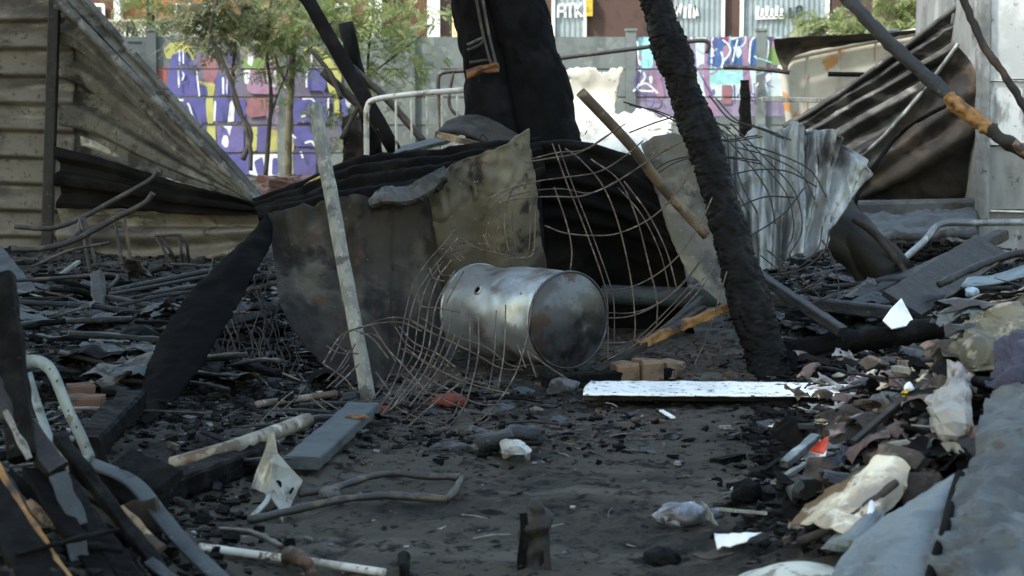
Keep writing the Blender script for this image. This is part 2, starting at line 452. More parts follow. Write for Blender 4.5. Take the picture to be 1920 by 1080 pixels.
M['bark'] = mat('scorched_bark', (0.0058, 0.006, 0.0066), [((0.0105, 0.011, 0.013), 3, .5, .7), ((0.14, 0.14, 0.14), 40, .80, .84)], .85, bump=(22, .8, (1, 1, .4)), spec=.07, bump2=(70, .5))
M['charpole'] = mat('alligator_char', (0.0045, 0.0047, 0.005), [((0.011, 0.0115, 0.0125), 12, .5, .7)], .6, bump=(60, .5), rough_var=.15, spec=.12)
M['trunkolive'] = mat('olive_bark', (0.12, 0.11, 0.07), [((0.07, 0.06, 0.04), 8, .45, .62)], .9, bump=(30, .4))
M['twig'] = mat('dark_twig', (0.028, 0.025, 0.022), [((0.06, 0.055, 0.04), 8, .5, .66)], .85, bump=None)
def leafmat(name, c, c2):
    m = mat(name, c, [(c2, 3, .42, .6)], .6, bump=None)
    nt = m.node_tree
    bs = nt.nodes['Principled BSDF']
    out = nt.nodes['Material Output']
    tr = nt.nodes.new('ShaderNodeBsdfTranslucent')
    src = bs.inputs['Base Color'].links[0].from_socket
    nt.links.new(src, tr.inputs['Color'])
    mx = nt.nodes.new('ShaderNodeMixShader'); mx.inputs[0].default_value = 0.45
    nt.links.new(bs.outputs[0], mx.inputs[1]); nt.links.new(tr.outputs[0], mx.inputs[2])
    nt.links.new(mx.outputs[0], out.inputs['Surface'])
    return m
M['leaf'] = leafmat('fresh_leaves', (0.20, 0.25, 0.085), (0.32, 0.36, 0.16))
M['greyplate'] = mat('stained_grey_plate', (0.24, 0.24, 0.21), [((0.13, 0.13, 0.115), 9, .45, .65), ((.10, .07, .05), 14, .6, .72), ((.45, .45, .42), 7, .6, .75)], .55, .2, bump=(30, .2))
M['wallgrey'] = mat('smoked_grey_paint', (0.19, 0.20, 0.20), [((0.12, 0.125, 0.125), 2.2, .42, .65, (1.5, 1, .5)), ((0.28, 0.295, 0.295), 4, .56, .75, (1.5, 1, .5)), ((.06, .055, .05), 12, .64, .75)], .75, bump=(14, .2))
M['leafdark'] = leafmat('dry_leaves', (0.13, 0.155, 0.075), (0.21, 0.20, 0.11))
M['house_red'] = mat('brick_red_render', (0.145, 0.062, 0.042), [((0.10, 0.042, 0.03), 1.2, .42, .62)], .9, bump=(30, .15))
M['house_brown'] = mat('brown_render', (0.085, 0.05, 0.04), [((0.055, 0.034, 0.028), 1.5, .42, .62)], .9, bump=(30, .15))
M['house_orange'] = mat('orange_render', (0.33, 0.14, 0.06), [((0.26, 0.10, 0.045), 1.2, .42, .62)], .9, bump=(30, .15))
M['house_white'] = mat('white_render', (0.80, 0.81, 0.78), [((0.7, 0.71, 0.69), 1.2, .42, .62)], .9, bump=(30, .1))
M['shutter'] = mat('grey_blue_shutter', (0.30, 0.36, 0.38), [((0.24, 0.29, 0.31), 3, .45, .65)], .5, .3, bump=None)
M['glass'] = mat('window_glass', (0.03, 0.035, 0.04), [], .08, 0, bump=None)
def flatpaint(name, c, r=.6):
    return mat(name, c, [(tuple(x * .8 for x in c), 5, .45, .65)], r, bump=None)

M['sootdeep'] = mat('deep_soot', (0.004, 0.004, 0.0042), [((0.010, 0.0098, 0.009), 4, .5, .75)], .85, bump=(26, .4), spec=.03)
M['clamprust'] = mat('orange_rust', (0.17, 0.075, 0.03), [((0.07, 0.035, 0.02), 14, .45, .65), ((0.02, 0.016, 0.014), 9, .52, .74)], .9, bump=(60, .5))

# ================================================================ THE SETTING
def make_ground():
    xs = np.concatenate([[-400, -120, -40, -16, -8, -5.5], np.linspace(-4.4, 4.4, 300), [5.5, 8, 16, 40, 120, 400]])
    ys = np.concatenate([[-60, -10, 0, 2, 3], np.geomspace(3.7, 19, 360), [20, 22, 25, 29, 34, 45, 80, 200, 600, 1200]])
    V, Fc = [], []
    nx = len(xs)
    for y in ys:
        for x in xs:
            z = gh(x, y)
            if 3.5 < y < 19.5 and abs(x) < 4.5:
                k = 1.35 + min(1.0, mound(x, y) * 6)
                z += k * (0.010 * nz(x * 13, y * 13, 1) + 0.008 * nz(x * 29, y * 29, 5) + 0.004 * nz(x * 61, y * 61, 9))
            V.append((x, y, z))
    for j in range(len(ys) - 1):
        for i in range(nx - 1):
            a = j * nx + i
            Fc.append((a, a + 1, a + nx + 1, a + nx))
    o = obj('ground', V, Fc, M['ground'])
    tag(o, kind='structure')
make_ground()

# ---------------------------------------------------------------- concrete fence with graffiti
FD = 29.0
def FX(px): return P(px, 200, FD).x
def box(x0, x1, y0, y1, z0, z1):
    v = [(x0, y0, z0), (x1, y0, z0), (x1, y1, z0), (x0, y1, z0), (x0, y0, z1), (x1, y0, z1), (x1, y1, z1), (x0, y1, z1)]
    f = [(0, 3, 2, 1), (4, 5, 6, 7), (0, 1, 5, 4), (1, 2, 6, 5), (2, 3, 7, 6), (3, 0, 4, 7)]
    return v, f
def recess(x0, x1, y0, y1, z0, z1, b, d):
    """Box with a sunk field in its front face."""
    v, f = box(x0, x1, y0, y1, z0, z1)
    f = [q for q in f if q != (0, 1, 5, 4)]
    v = v + [(x0 + b, y0, z0 + b), (x1 - b, y0, z0 + b), (x1 - b, y0, z1 - b), (x0 + b, y0, z1 - b),
             (x0 + b, y0 + d, z0 + b), (x1 - b, y0 + d, z0 + b), (x1 - b, y0 + d, z1 - b), (x0 + b, y0 + d, z1 - b)]
    f += [(0, 1, 9, 8), (1, 5, 10, 9), (5, 4, 11, 10), (4, 0, 8, 11), (8, 9, 13, 12), (9, 10, 14, 13), (10, 11, 15, 14), (11, 8, 12, 15), (12, 13, 14, 15)]
    return v, f
ZB = [0.0, 0.43, 0.86, 1.29, 1.72, 2.22]
posts = [-430, -190, 48, 288, 530, 770, 1000, 1182, 1425, 1668, 1910, 2150]
fence = thing('concrete_fence', 'grey concrete panel fence covered in purple and pink graffiti behind the ruins', 'fence', (0, FD, 0))
for px in posts:
    x = FX(px)
    v, f = box(x - .075, x + .075, FD - .11, FD + .09, -.1, 2.3)
    v2, f2 = box(x - .09, x + .09, FD - .125, FD + .105, 2.302, 2.34)
    v, f = merge([(v, f), (v2, f2)])
    obj('post', v, f, M['darkconc'] if px < 300 else M['concrete'], fence, False)
for k in range(len(posts) - 1):
    x0, x1 = FX(posts[k]) + .078, FX(posts[k + 1]) - .078
    for r in range(5):
        z0, z1 = ZB[r], ZB[r + 1]
        dark = posts[k] < 288
        a = recess(x0, x1, FD - .03, FD + .02, z0 + .010, z1 - .010, .07, .02) if dark else box(x0, x1, FD - .03, FD + .02, z0 + .010, z1 - .010)
        b = box(x0 + .002, x1 - .002, FD + .021, FD + .05, z0, z1 - .003)
        v, f = merge([a, b])
        obj('slab', v, f, M['darkconc'] if dark else M['concrete'], fence, False)

PAINT = {'purple': (0.085, 0.085, 0.27), 'violet': (0.125, 0.11, 0.28), 'deep': (0.085, 0.08, 0.22), 'yellow': (0.40, 0.40, 0.13), 'white': (0.66, 0.70, 0.74),
         'pink': (0.30, 0.18, 0.27), 'rose': (0.26, 0.12, 0.14), 'red': (0.30, 0.085, 0.07), 'cyan': (0.30, 0.62, 0.60), 'pale': (0.52, 0.62, 0.62),
         'blue': (0.05, 0.12, 0.30), 'lav': (0.24, 0.20, 0.29), 'haze': (0.135, 0.125, 0.18), 'green': (0.16, 0.26, 0.08), 'magenta': (0.32, 0.03, 0.12), 'black': (0.03, 0.03, 0.04)}
pkeys = list(PAINT)
pmats = [flatpaint('spray_' + k, PAINT[k]) for k in pkeys]
def clipz(poly, z0, z1):
    for s, zc in ((1, z0), (-1, z1)):
        out = []
        for i in range(len(poly)):
            a, b = poly[i], poly[(i + 1) % len(poly)]
            ia, ib = s * (a[1] - zc) >= 0, s * (b[1] - zc) >= 0
            if ia: out.append(a)
            if ia != ib:
                t = (zc - a[1]) / (b[1] - a[1])
                out.append((a[0] + t * (b[0] - a[0]), zc))
        poly = out
        if len(poly) < 3: return []
    return poly
def chaikin(pl, n=2):
    for _ in range(n):
        out = []
        for i in range(len(pl)):
            a, b = pl[i], pl[(i + 1) % len(pl)]
            out += [(a[0] * .9 + b[0] * .1, a[1] * .9 + b[1] * .1), (a[0] * .1 + b[0] * .9, a[1] * .1 + b[1] * .9)]
        pl = out
    return pl
def graffiti(shapes, cv):
    V, Fc, fm = [], [], []
    for li, (c, pl) in enumerate(shapes):
        w = []
        wide = max(abs(a_[0] - b_[0]) + abs(a_[1] - b_[1]) for a_ in pl for b_ in pl)
        for cx, cy in chaikin(pl, 2 if wide > 45 else 1):
            px, py = cv(cx + random.uniform(-1.5, 1.5), cy + random.uniform(-1.5, 1.5))
            p = P(px, py, FD)
            w.append((p.x, p.z))
        for r in range(5):
            q = clipz(w, ZB[r] + .012, ZB[r + 1] - .012)
            if len(q) < 3: continue
            b = len(V)
            y = FD - .033 - .0012 * li
            V += [(x, y, z) for x, z in q]
            ar = sum(q[i][0] * q[(i + 1) % len(q)][1] - q[(i + 1) % len(q)][0] * q[i][1] for i in range(len(q)))
            idx = list(range(b, b + len(q)))
            Fc.append(tuple(idx if ar > 0 else idx[::-1])); fm.append(pkeys.index(c))
    return obj('graffiti', V, Fc, None, fence, False, mats=pmats, fmat=fm)
def stroke(c, pts, w):
    out = []
    if len(pts) > 2:
        pts = [(q.x, q.y) for q in catmull([Vector((x, y, 0)) for x, y in pts], 4)]
    for a, b in zip(pts, pts[1:]):
        d = Vector((b[0] - a[0], b[1] - a[1])); n = Vector((-d.y, d.x)).normalized() * w / 2
        out.append((c, [(a[0] + n.x, a[1] + n.y), (b[0] + n.x, b[1] + n.y), (b[0] - n.x, b[1] - n.y), (a[0] - n.x, a[1] - n.y)]))
    return out
def R4(x0, y0, x1, y1): return [(x0, y0), (x1, y0), (x1, y1), (x0, y1)]
L_ = [('haze', [(310, 400), (560, 320), (820, 290), (1110, 310), (1440, 400), (1470, 700), (1260, 1060), (500, 1060), (320, 600)]),
      ('yellow', [(340, 300), (380, 255), (450, 245), (505, 255), (530, 310), (520, 360), (360, 350)]),
      ('purple', [(380, 390), (390, 330), (440, 305), (500, 320), (520, 390)]), ('purple', [(370, 410), (530, 405), (550, 570), (365, 570)]),
      ('red', [(305, 395), (365, 400), (355, 560), (305, 545)]), ('rose', [(560, 350), (640, 320), (670, 420), (640, 500), (585, 480)]),
      ('yellow', [(535, 480), (600, 490), (650, 500), (640, 570), (605, 570), (600, 520)]), ('purple', [(550, 500), (600, 510), (600, 570), (555, 570)]),
      ('purple', [(650, 450), (760, 430), (755, 570), (655, 570)]), ('deep', [(400, 600), (485, 610), (530, 740), (430, 740)]),
      ('purple', [(490, 585), (595, 585), (600, 735), (535, 735)]), ('yellow', [(592, 585), (640, 585), (640, 735), (600, 735)]),
      ('purple', [(645, 585), (740, 585), (715, 725), (650, 725)]), ('white', [(740, 600), (770, 600), (760, 725), (722, 725)]),
      ('purple', [(770, 590), (835, 590), (825, 725), (765, 725)]), ('purple', [(515, 745), (595, 745), (600, 900), (560, 900)]),
      ('yellow', [(598, 745), (652, 745), (655, 900), (605, 900)]), ('violet', [(655, 750), (820, 750), (820, 905), (665, 905)]),
      ('white', [(690, 745), (750, 745), (735, 810), (720, 770)]), ('purple', [(650, 915), (880, 915), (875, 1040), (680, 1040)]),
      ('white', [(860, 920), (1115, 910), (1120, 1045), (850, 1045)]), ('yellow', [(865, 755), (905, 755), (895, 900), (845, 900)]), ('deep', [(900, 745), (960, 745), (955, 905), (895, 905)]),
      ('yellow', [(965, 770), (1120, 790), (1115, 1035), (1055, 1030), (1030, 905), (965, 905)]), ('purple', [(880, 960), (930, 930), (950, 1040), (900, 1040)]), ('purple', [(990, 940), (1030, 940), (1040, 1040), (985, 1040)]),
      ('pink', [(830, 330), (1010, 310), (1100, 320), (1110, 560), (840, 560)]), ('rose', [(835, 585), (1000, 585), (960, 690), (850, 700)]),
      ('white', [(1000, 400), (1050, 440), (1060, 520), (990, 520)]), ('white', [(820, 400), (860, 390), (850, 500), (825, 500)]), ('deep', [(720, 300), (770, 270), (780, 380), (730, 380)]), ('green', [(800, 350), (950, 340), (940, 410), (820, 410)]),
      ('yellow', [(1165, 300), (1210, 270), (1280, 290), (1330, 340), (1400, 440), (1400, 560), (1330, 560), (1290, 380)]),
      ('deep', [(1190, 385), (1200, 315), (1250, 300), (1290, 330), (1285, 385)]), ('purple', [(1180, 405), (1310, 395), (1310, 540), (1190, 540)]),
      ('purple', [(1110, 590), (1260, 570), (1260, 730), (1115, 730)]), ('deep', [(1230, 580), (1330, 560), (1330, 730), (1250, 730)]), ('purple', [(1120, 745), (1245, 745), (1245, 870), (1115, 870)]),
      ('deep', [(1110, 885), (1250, 885), (1250, 1040), (1115, 1040)]), ('yellow', [(1355, 570), (1385, 570), (1390, 690), (1360, 690)]), ('purple', [(1400, 570), (1440, 570), (1440, 690), (1405, 690)])]
for ln, w in (([(440, 300), (440, 385)], 9), ([(462, 300), (462, 385)], 9), ([(432, 420), (436, 520)], 10), ([(455, 425), (465, 450), (455, 480)], 9), ([(400, 600), (485, 607), (530, 740)], 11),
              ([(540, 410), (560, 580)], 8), ([(700, 460), (700, 560)], 12), ([(720, 450), (722, 560)], 8), ([(1225, 310), (1225, 370)], 12), ([(1215, 405), (1195, 450), (1195, 520)], 10), ([(1170, 590), (1230, 590), (1250, 640)], 10),
              ([(1165, 690), (1195, 690)], 14), ([(1185, 850), (1225, 840), (1245, 870)], 12), ([(1160, 900), (1175, 940)], 10), ([(1325, 575), (1325, 690)], 9), ([(655, 600), (650, 720)], 10), ([(1000, 330), (960, 420), (990, 540)], 10), ([(1020, 480), (1090, 540)], 9)):
    L_ += stroke('white', ln, w)
def doodle(x0, y0, x1, y1, n, cols, smin, smax):
    out = []
    for _ in range(n):
        c = random.choice(cols)
        x, y, s_ = random.uniform(x0, x1), random.uniform(y0, y1), random.uniform(smin, smax)
        if random.random() < .55:
            a = random.uniform(0, 6.3); k = random.uniform(-.7, .7); pts = []
            for i in range(5):
                pts.append((x, y)); x += math.cos(a) * s_ * .5; y += math.sin(a) * s_ * .5; a += k
            out += stroke(c, pts, random.uniform(5, 11))
        else:
            n_ = random.randint(5, 7)
            out.append((c, [(x + s_ * .5 * random.uniform(.6, 1) * math.cos(6.283 * i / n_), y + s_ * .9 * random.uniform(.6, 1) * math.sin(6.283 * i / n_)) for i in range(n_)]))
    return out
L_ += doodle(340, 320, 700, 1030, 12, ['violet', 'deep', 'purple', 'white', 'lav', 'purple'], 20, 60)
L_ += doodle(700, 300, 1120, 1030, 20, ['pink', 'rose', 'white', 'violet', 'deep', 'lav', 'yellow', 'haze'], 20, 60)
L_ += doodle(1120, 320, 1460, 1030, 10, ['violet', 'deep', 'purple', 'white', 'yellow', 'haze'], 20, 60)
graffiti(L_, lambda x, y: (200 + x / 3.176, y / 3.176))
R_ = [('lav', R4(565, 105, 1480, 560)), ('pink', R4(790, 105, 1390, 185)), ('cyan', [(600, 190), (640, 150), (680, 180), (680, 330), (600, 330)]), ('pale', [(880, 180), (930, 150), (960, 330), (890, 330)]),
      ('pale', R4(890, 330, 1330, 480)), ('cyan', [(930, 320), (1120, 320), (1110, 400), (935, 410)]), ('pink', [(930, 190), (960, 180), (950, 400), (1000, 560), (960, 560), (920, 420)]),
      ('blue', [(960, 170), (1030, 205), (1052, 320), (935, 320)]), ('blue', [(1052, 190), (1120, 175), (1112, 320), (1060, 320)]), ('blue', [(1145, 200), (1180, 175), (1235, 190), (1240, 310), (1140, 320)]),
      ('magenta', [(1018, 105), (1052, 110), (1050, 210), (1020, 200)]), ('pink', [(1105, 120), (1130, 120), (1140, 330), (1165, 480), (1120, 480), (1110, 320)]), ('pink', [(1270, 130), (1310, 150), (1240, 380), (1190, 500), (1160, 500), (1230, 300)]),
      ('green', [(1215, 225), (1300, 225), (1290, 320), (1230, 310)]), ('pink', [(590, 170), (570, 260), (590, 420), (560, 470), (620, 480), (615, 330), (600, 260)]), ('lav', R4(560, 340, 720, 520)), ('pink', [(660, 340), (720, 380), (735, 470), (690, 490)]),
      ('rose', R4(1010, 410, 1060, 500)), ('yellow', R4(800, 92, 860, 115)), ('yellow', R4(1060, 92, 1160, 115)), ('pale', [(1200, 120), (1260, 110), (1240, 180), (1205, 170)])]
for ln, w in (([(965, 170), (960, 320)], 9), ([(990, 175), (1040, 215), (1050, 250), (1015, 300)], 9), ([(1050, 190), (1118, 172)], 11), ([(1085, 190), (1060, 300)], 8), ([(1140, 310), (1150, 200), (1185, 175), (1230, 195), (1225, 300)], 9), ([(1165, 270), (1190, 290), (1195, 230), (1225, 280)], 8),
              ([(830, 150), (880, 145), (860, 190), (900, 210)], 10), ([(600, 330), (640, 370), (600, 430), (680, 440)], 9), ([(580, 440), (640, 400), (700, 450)], 9), ([(1270, 150), (1300, 130), (1330, 150)], 9), ([(1060, 420), (1100, 430), (1080, 470)], 8), ([(1180, 400), (1150, 460), (1200, 470)], 8), ([(600, 200), (610, 320)], 8)):
    R_ += stroke('white', ln, w)
for ln, w in (([(1065, 410), (1070, 500)], 8), ([(1160, 400), (1165, 500)], 7), ([(600, 340), (590, 420), (650, 470)], 8), ([(890, 330), (960, 470)], 8), ([(930, 300), (1000, 330)], 7)):
    R_ += stroke('deep', ln, w)
R_ += doodle(590, 130, 1330, 480, 45, ['white', 'pink', 'lav', 'deep', 'pale', 'violet', 'cyan'], 18, 60)
graffiti(R_, lambda x, y: (960 + x / 2.572, y / 2.572))

# ---------------------------------------------------------------- buildings beyond the fence
BD = 37.0
def BX(px): return P(px, 100, BD).x
def bbox(name, px0, px1, z0, z1, m, parent, dy0=0.0, dy1=.3):
    v, f = box(BX(px0), BX(px1), BD + dy0, BD + dy1, z0, z1)
    return obj(name, v, f, M[m] if isinstance(m, str) else m, parent, False)
def zpx(py): return P(960, py, BD).z
ho = thing('brick_house', 'orange and red rendered house with pale pillars behind the left graffiti fence', 'building', (BX(450), BD + 3, 0))
bbox('wall', -300, 830, 0, 4.6, 'house_red', ho, 0, 6)
bbox('roof', -340, 870, 4.602, 4.8, 'house_brown', ho, -.5, 6.5)
bbox('wall', 228, 560, 0, 4.3, 'house_orange', ho, -.06, -.003)
for a, b in ((222, 234), (695, 718), (803, 826)):
    bbox('pillar', a, b, 0, 4.4, 'house_white', ho, -.35, -.1)
for a, b in ((120, 200), (330, 400), (600, 660)):
    w_ = bbox('window', a, b, 2.2, 3.1, 'house_white', ho, -.1, -.063)
    v, f = box(BX(a + 6), BX(b - 6), BD - .115, BD - .102, 2.26, 3.04)
    obj('pane', v, f, M['glass'], w_, False)
wl = thing('low_wall', 'bright white rendered low wall above the dark fence panels at left', 'wall', (BX(300), 34, 0))
v, f = box(BX(120), BX(470), 33.6, 33.85, 0, 2.62)
obj('wall', v, f, M['house_white'], wl, False)
v, f = box(BX(118), BX(472), 33.57, 33.88, 2.602 + .02, 2.66)
obj('coping', v, f, M['house_white'], wl, False)

ga = thing('garage_row', 'row of brown garages with grey ribbed shutters behind the right graffiti fence', 'building', (BX(1420), BD + 3, 0))
bbox('wall', 1010, 1830, 0, 4.6, 'house_brown', ga, 0, 5)
bbox('roof', 990, 1850, 4.602, 4.8, 'house_brown', ga, -.4, 5.4)
def shutter(a, b, m='shutter'):
    x0, x1 = BX(a), BX(b)
    n = int((x1 - x0) / .025)
    V, Fc = [], []
    for i in range(n + 1):
        x = x0 + (x1 - x0) * i / n
        y = BD - .05 + (.02 if i % 4 < 2 else -.0)
        V += [(x, y, 0.05), (x, y, 3.7)]
    for i in range(n):
        Fc.append((2 * i, 2 * i + 2, 2 * i + 3, 2 * i + 1))
    return obj('shutter', V, Fc, M[m], ga, False, solid=.004)
def letters(shut, strokes_, m, w=.045):
    parts = []
    for ln in strokes_:
        pts = [P(x, y, BD - .09) for x, y in ln]
        for a, b in zip(pts, pts[1:]):
            parts.append(sweep([a, b], rect(w, .012), up=(0, -1, 0)))
    v, f = merge(parts)
    return obj('lettering', v, f, M[m] if isinstance(m, str) else m, shut, False)
s1 = shutter(1040, 1094)
letters(s1, [[(1046, 33), (1047, 10), (1059, 8), (1060, 33)], [(1047, 22), (1060, 20)], [(1062, 9), (1076, 7)], [(1069, 8), (1069, 33)], [(1079, 6), (1080, 33)], [(1090, 5), (1080, 19), (1091, 31)]], 'house_white')
s2 = shutter(1262, 1352)
letters(s2, [[(1266, 36), (1268, 12), (1273, 30), (1277, 8)], [(1284, 34), (1285, 12)], [(1293, 34), (1294, 8)], [(1301, 34), (1303, 10), (1308, 30)]], 'house_white', .055)
s3 = shutter(1392, 1545)
letters(s3, [[(1419 + 9 * i, 33), (1421 + 9 * i, 11 + (i % 2) * 5)] for i in range(6)] + [[(1417, 34), (1470, 32)]], 'house_white', .06)
letters(s3, [[(1482, 14), (1481, 32), (1490, 33)], [(1494, 30), (1494, 13), (1503, 12), (1502, 30)]], flatpaint('dark_spray', (.04, .05, .06)), .05)
bbox('door', 1556, 1640, 0, 3.6, 'house_brown', ga, -.08, -.003)
lamp_ = bbox('sign', 1098, 1110, 2.85, 3.3, 'yellowhose', ga, -.2, -.05)
for a, b in ((1034, 1040), (1094, 1099), (1352, 1357), (1386, 1392), (1545, 1552)):
    bbox('frame', a, b, 0, 3.8, 'house_white', ga, -.12, -.02)

# ---------------------------------------------------------------- trees
def tree(name, label, limbs, blobs, lm, bm_='twig', group=None, leaf=.075, dens=2.4, spread=.75):
    base = P(*limbs[0][0][0])
    t = thing(name, label, 'tree', (base.x, base.y, 0), group)
    parts = []
    for pts, r0, r1 in limbs:
        w = [P(*q) for q in pts]
        pp = catmull(w, 6)
        parts.append(sweep(pp, circle(1, 8), scale=lambda s, a=r0, b=r1: a + (b - a) * s, rough=.006, freq=9, up=(0, -1, 0)))
    v, f = merge(parts)
    obj('trunk', v, f, M[bm_], t)
    V, Fc = [], []
    for (px, py, D, rx, rz, n) in blobs:
        c = P(px, py, D)
        sx, sz = rx * D / FPX, rz * D / FPX
        for _ in range(int(n * dens)):
            o = Vector((rng.normal() * sx * spread, rng.normal() * sx * .5, rng.normal() * sz * spread))
            p = c + o
            ang = rng.uniform(0, 6.28)
            ax = Vector((math.cos(ang), math.sin(ang), rng.uniform(-.9, .25))).normalized()
            sd = ax.cross(Vector((rng.normal(), rng.normal(), 1.5))).normalized()
            ln = rng.uniform(.10, .22)
            for k in range(7):
                q = p + ax * ln * k / 6 + Vector((0, 0, -.04 * (k / 6) ** 2))
                for sgn in (-1, 1):
                    d = (sd * sgn + ax * .5).normalized()
                    w_ = ax.cross(d).normalized() * 0 + ax * leaf * .2
                    l_ = leaf * rng.uniform(.7, 1.3)
                    tip = q + d * l_ + Vector((0, 0, rng.uniform(-.3, .1) * l_))
                    b = len(V)
                    V += [q, q + d * l_ * .5 + w_, tip, q + d * l_ * .5 - w_]
                    Fc.append((b, b + 1, b + 2, b + 3))
    obj('crown', V, Fc, M[lm], t, False)
    return t
tree('sapling', 'slender sapling with an olive trunk in front of the purple graffiti', [([(540, 345, 27), (541, 250, 27), (546, 150, 27), (552, 60, 27), (560, -60, 27)], .058, .04), ([(545, 170, 27), (520, 120, 26.8), (500, 40, 26.6)], .03, .012), ([(548, 130, 27), (590, 80, 26.8), (640, 20, 26.5)], .03, .012)],
     [(560, 20, 27, 80, 50, 90), (520, 50, 26.5, 80, 34, 50), (600, 70, 26.5, 80, 30, 34), (660, 20, 27, 80, 40, 70), (540, 130, 26.6, 60, 40, 9)], 'leaf', 'trunkolive')
tree('sapling', 'thin dark forked sapling with drooping dry leaves left of the olive trunk', [([(470, 320, 25), (468, 270, 25), (442, 180, 25), (420, 120, 25), (395, 70, 25), (400, 30, 25), (415, -40, 25)], .03, .02), ([(455, 300, 25.4), (470, 250, 25.4), (440, 190, 25.4), (440, 100, 25.3), (460, 0, 25.2)], .04, .018)],
     [(420, 15, 25.5, 90, 45, 110), (380, 40, 25.5, 45, 40, 40), (450, 40, 25.3, 80, 36, 50), (400, 90, 25.2, 30, 40, 8)], 'leafdark')
tree('sapling', 'thin straight sapling with a few leaves right of the olive trunk', [([(498, 330, 26), (505, 240, 26), (508, 170, 26), (500, 90, 26), (512, -30, 26)], .035, .018), ([(505, 230, 26), (520, 180, 26), (545, 120, 26)], .018, .008)],
     [(500, 40, 26, 60, 40, 60), (520, 110, 26, 40, 30, 22)], 'leaf')
tree('sapling', 'pale green sapling spreading over the plain fence slabs beside the leaning posts', [([(705, 330, 27.5), (700, 240, 27.5), (690, 120, 27.5), (700, 20, 27.5), (705, -50, 27.5)], .03, .015), ([(694, 140, 27.5), (760, 90, 27.2), (800, 60, 27)], .015, .006)],
     [(720, 60, 27.3, 70, 50, 45), (770, 120, 27.2, 60, 35, 26), (690, 160, 27.2, 45, 45, 18), (650, 210, 27, 40, 30, 12), (750, 30, 27, 90, 30, 40), (640, 260, 26.6, 30, 40, 14)], 'leaf')
tree('bushy_tree', 'sunlit green tree beyond the fence left of the orange house', [([(290, 300, 33), (285, 100, 33), (280, -40, 33)], .09, .06)], [(285, 5, 33, 45, 40, 60), (310, 50, 33, 60, 20, 25), (270, -60, 33, 120, 50, 60)], 'leaf')
tree('bushy_tree', 'bright green tree beyond the fence above the cream panel', [([(1690, 300, 32), (1685, 100, 32), (1690, -60, 32)], .1, .06)], [(1690, 20, 32, 50, 45, 120), (1700, -60, 32, 100, 50, 60), (1670, 60, 31.5, 40, 20, 30)], 'leaf')
tree('bushy_tree', 'low green bush hanging over the fence right of the ribbed shutters', [([(1560, 330, 30), (1555, 200, 30), (1560, 20, 30)], .04, .02)], [(1560, 50, 30, 55, 22, 70), (1520, 48, 30, 30, 14, 22), (1600, 45, 30, 30, 16, 25)], 'leaf')
tree('dry_shrub', 'dark curled dry shrub against the white wall at top left', [([(232, 330, 30.5), (236, 120, 30.5), (240, 40, 30.5)], .03, .015), ([(236, 90, 30.5), (215, 60, 30.5), (225, 38, 30.5)], .02, .01), ([(236, 90, 30.5), (252, 55, 30.5), (246, 36, 30.5)], .02, .01), ([(236, 100, 30.5), (208, 80, 30.5), (205, 50, 30.5)], .02, .01)],
     [(230, 52, 30.5, 26, 14, 14)], 'leafdark')

# unseen broad trees, set left of and behind the camera to shade the yard and left shed
for k_, (tx, ty, lb) in enumerate(((-7.2, 1.5, 'unseen broad shade tree left of the camera'), (-8.2, 6.6, 'second unseen broad shade tree left of the yard'), (-3.6, -3.0, 'unseen broad shade tree behind the camera'), (-4.1, 7.9, 'unseen tall shade tree added just left of the yard'), (-9.6, 11.2, 'unseen broad shade tree added beyond the left picture edge'))):
    t = thing('unseen_shade_tree', lb, 'tree', (tx, ty, 0))
    v, f = sweep(catmull([Vector((tx, ty, -.1)), Vector((tx + .1, ty, 2.5)), Vector((tx - .1, ty + .1, 5)), Vector((tx, ty, 9))], 6), circle(1, 12), scale=lambda s_: .28 - .2 * s_, rough=.02, freq=4, up=(0, -1, 0))
    obj('trunk', v, f, M['trunkolive'], t)
    n_ = 11000
    d_ = rng.normal(size=(n_, 3)); d_ /= np.linalg.norm(d_, axis=1)[:, None]
    r_ = rng.uniform(.25, 1, n_) ** .5
    c_ = d_ * r_[:, None] * np.array([3.6, 3.6, 2.3]) + np.array([tx, ty, 8.2])
    a_ = rng.normal(size=(n_, 3)); a_ /= np.linalg.norm(a_, axis=1)[:, None]
    b_ = np.cross(a_, rng.normal(size=(n_, 3))); b_ /= np.linalg.norm(b_, axis=1)[:, None]
    V_ = np.stack([c_ - a_ * .16, c_ + b_ * .08, c_ + a_ * .16, c_ - b_ * .08], 1).reshape(-1, 3)
    obj('crown', V_, np.arange(n_ * 4).reshape(-1, 4).tolist(), M['leafdark'], t, False)

# ================================================================ COLLAPSED SHEDS (left)
def ribrow(n, amp, sharp=2.2):
    return lambda u, v: amp * ribs(v, n, sharp)
def ribcol(n, amp, sharp=2.2):
    return lambda u, v: amp * ribs(u, n, sharp)
def claddingprofile(n, amp):
    # ship-lapped profile: broad faces stepping out at their lower edge
    return lambda u, v: amp * ((v * n) % 1.0 if (v * n) % 1.0 < .82 else (1 - (v * n) % 1.0) / .18 * .82)
shed = thing('tin_shed', 'smoke-stained ribbed tin shed wall with sagging sheets at far left', 'shed', P(60, 500, 14.4))
sheet('wall_sheet', PR([[(-160, -60, 14.6), (-20, -58, 14.55), (140, -62, 14.5)], [(-160, 240, 14.6), (-20, 238, 14.55), (142, 243, 14.5)], [(-160, 525, 14.6), (-20, 525, 14.55), (138, 528, 14.5)]]), M['wall_tin'], 60, 180,
      disp=lambda u, v: claddingprofile(11.6, .085)(u, v) + .012 * nz(u * 3, v * 14, 2), crumple=.012, cfreq=2.5, parent=shed)
beam('corner_post', P(104, -40, 14.3), P(86, 530, 14.3), .085, .07, M['charblue'], shed, rough=.003, up=(0, -1, 0))
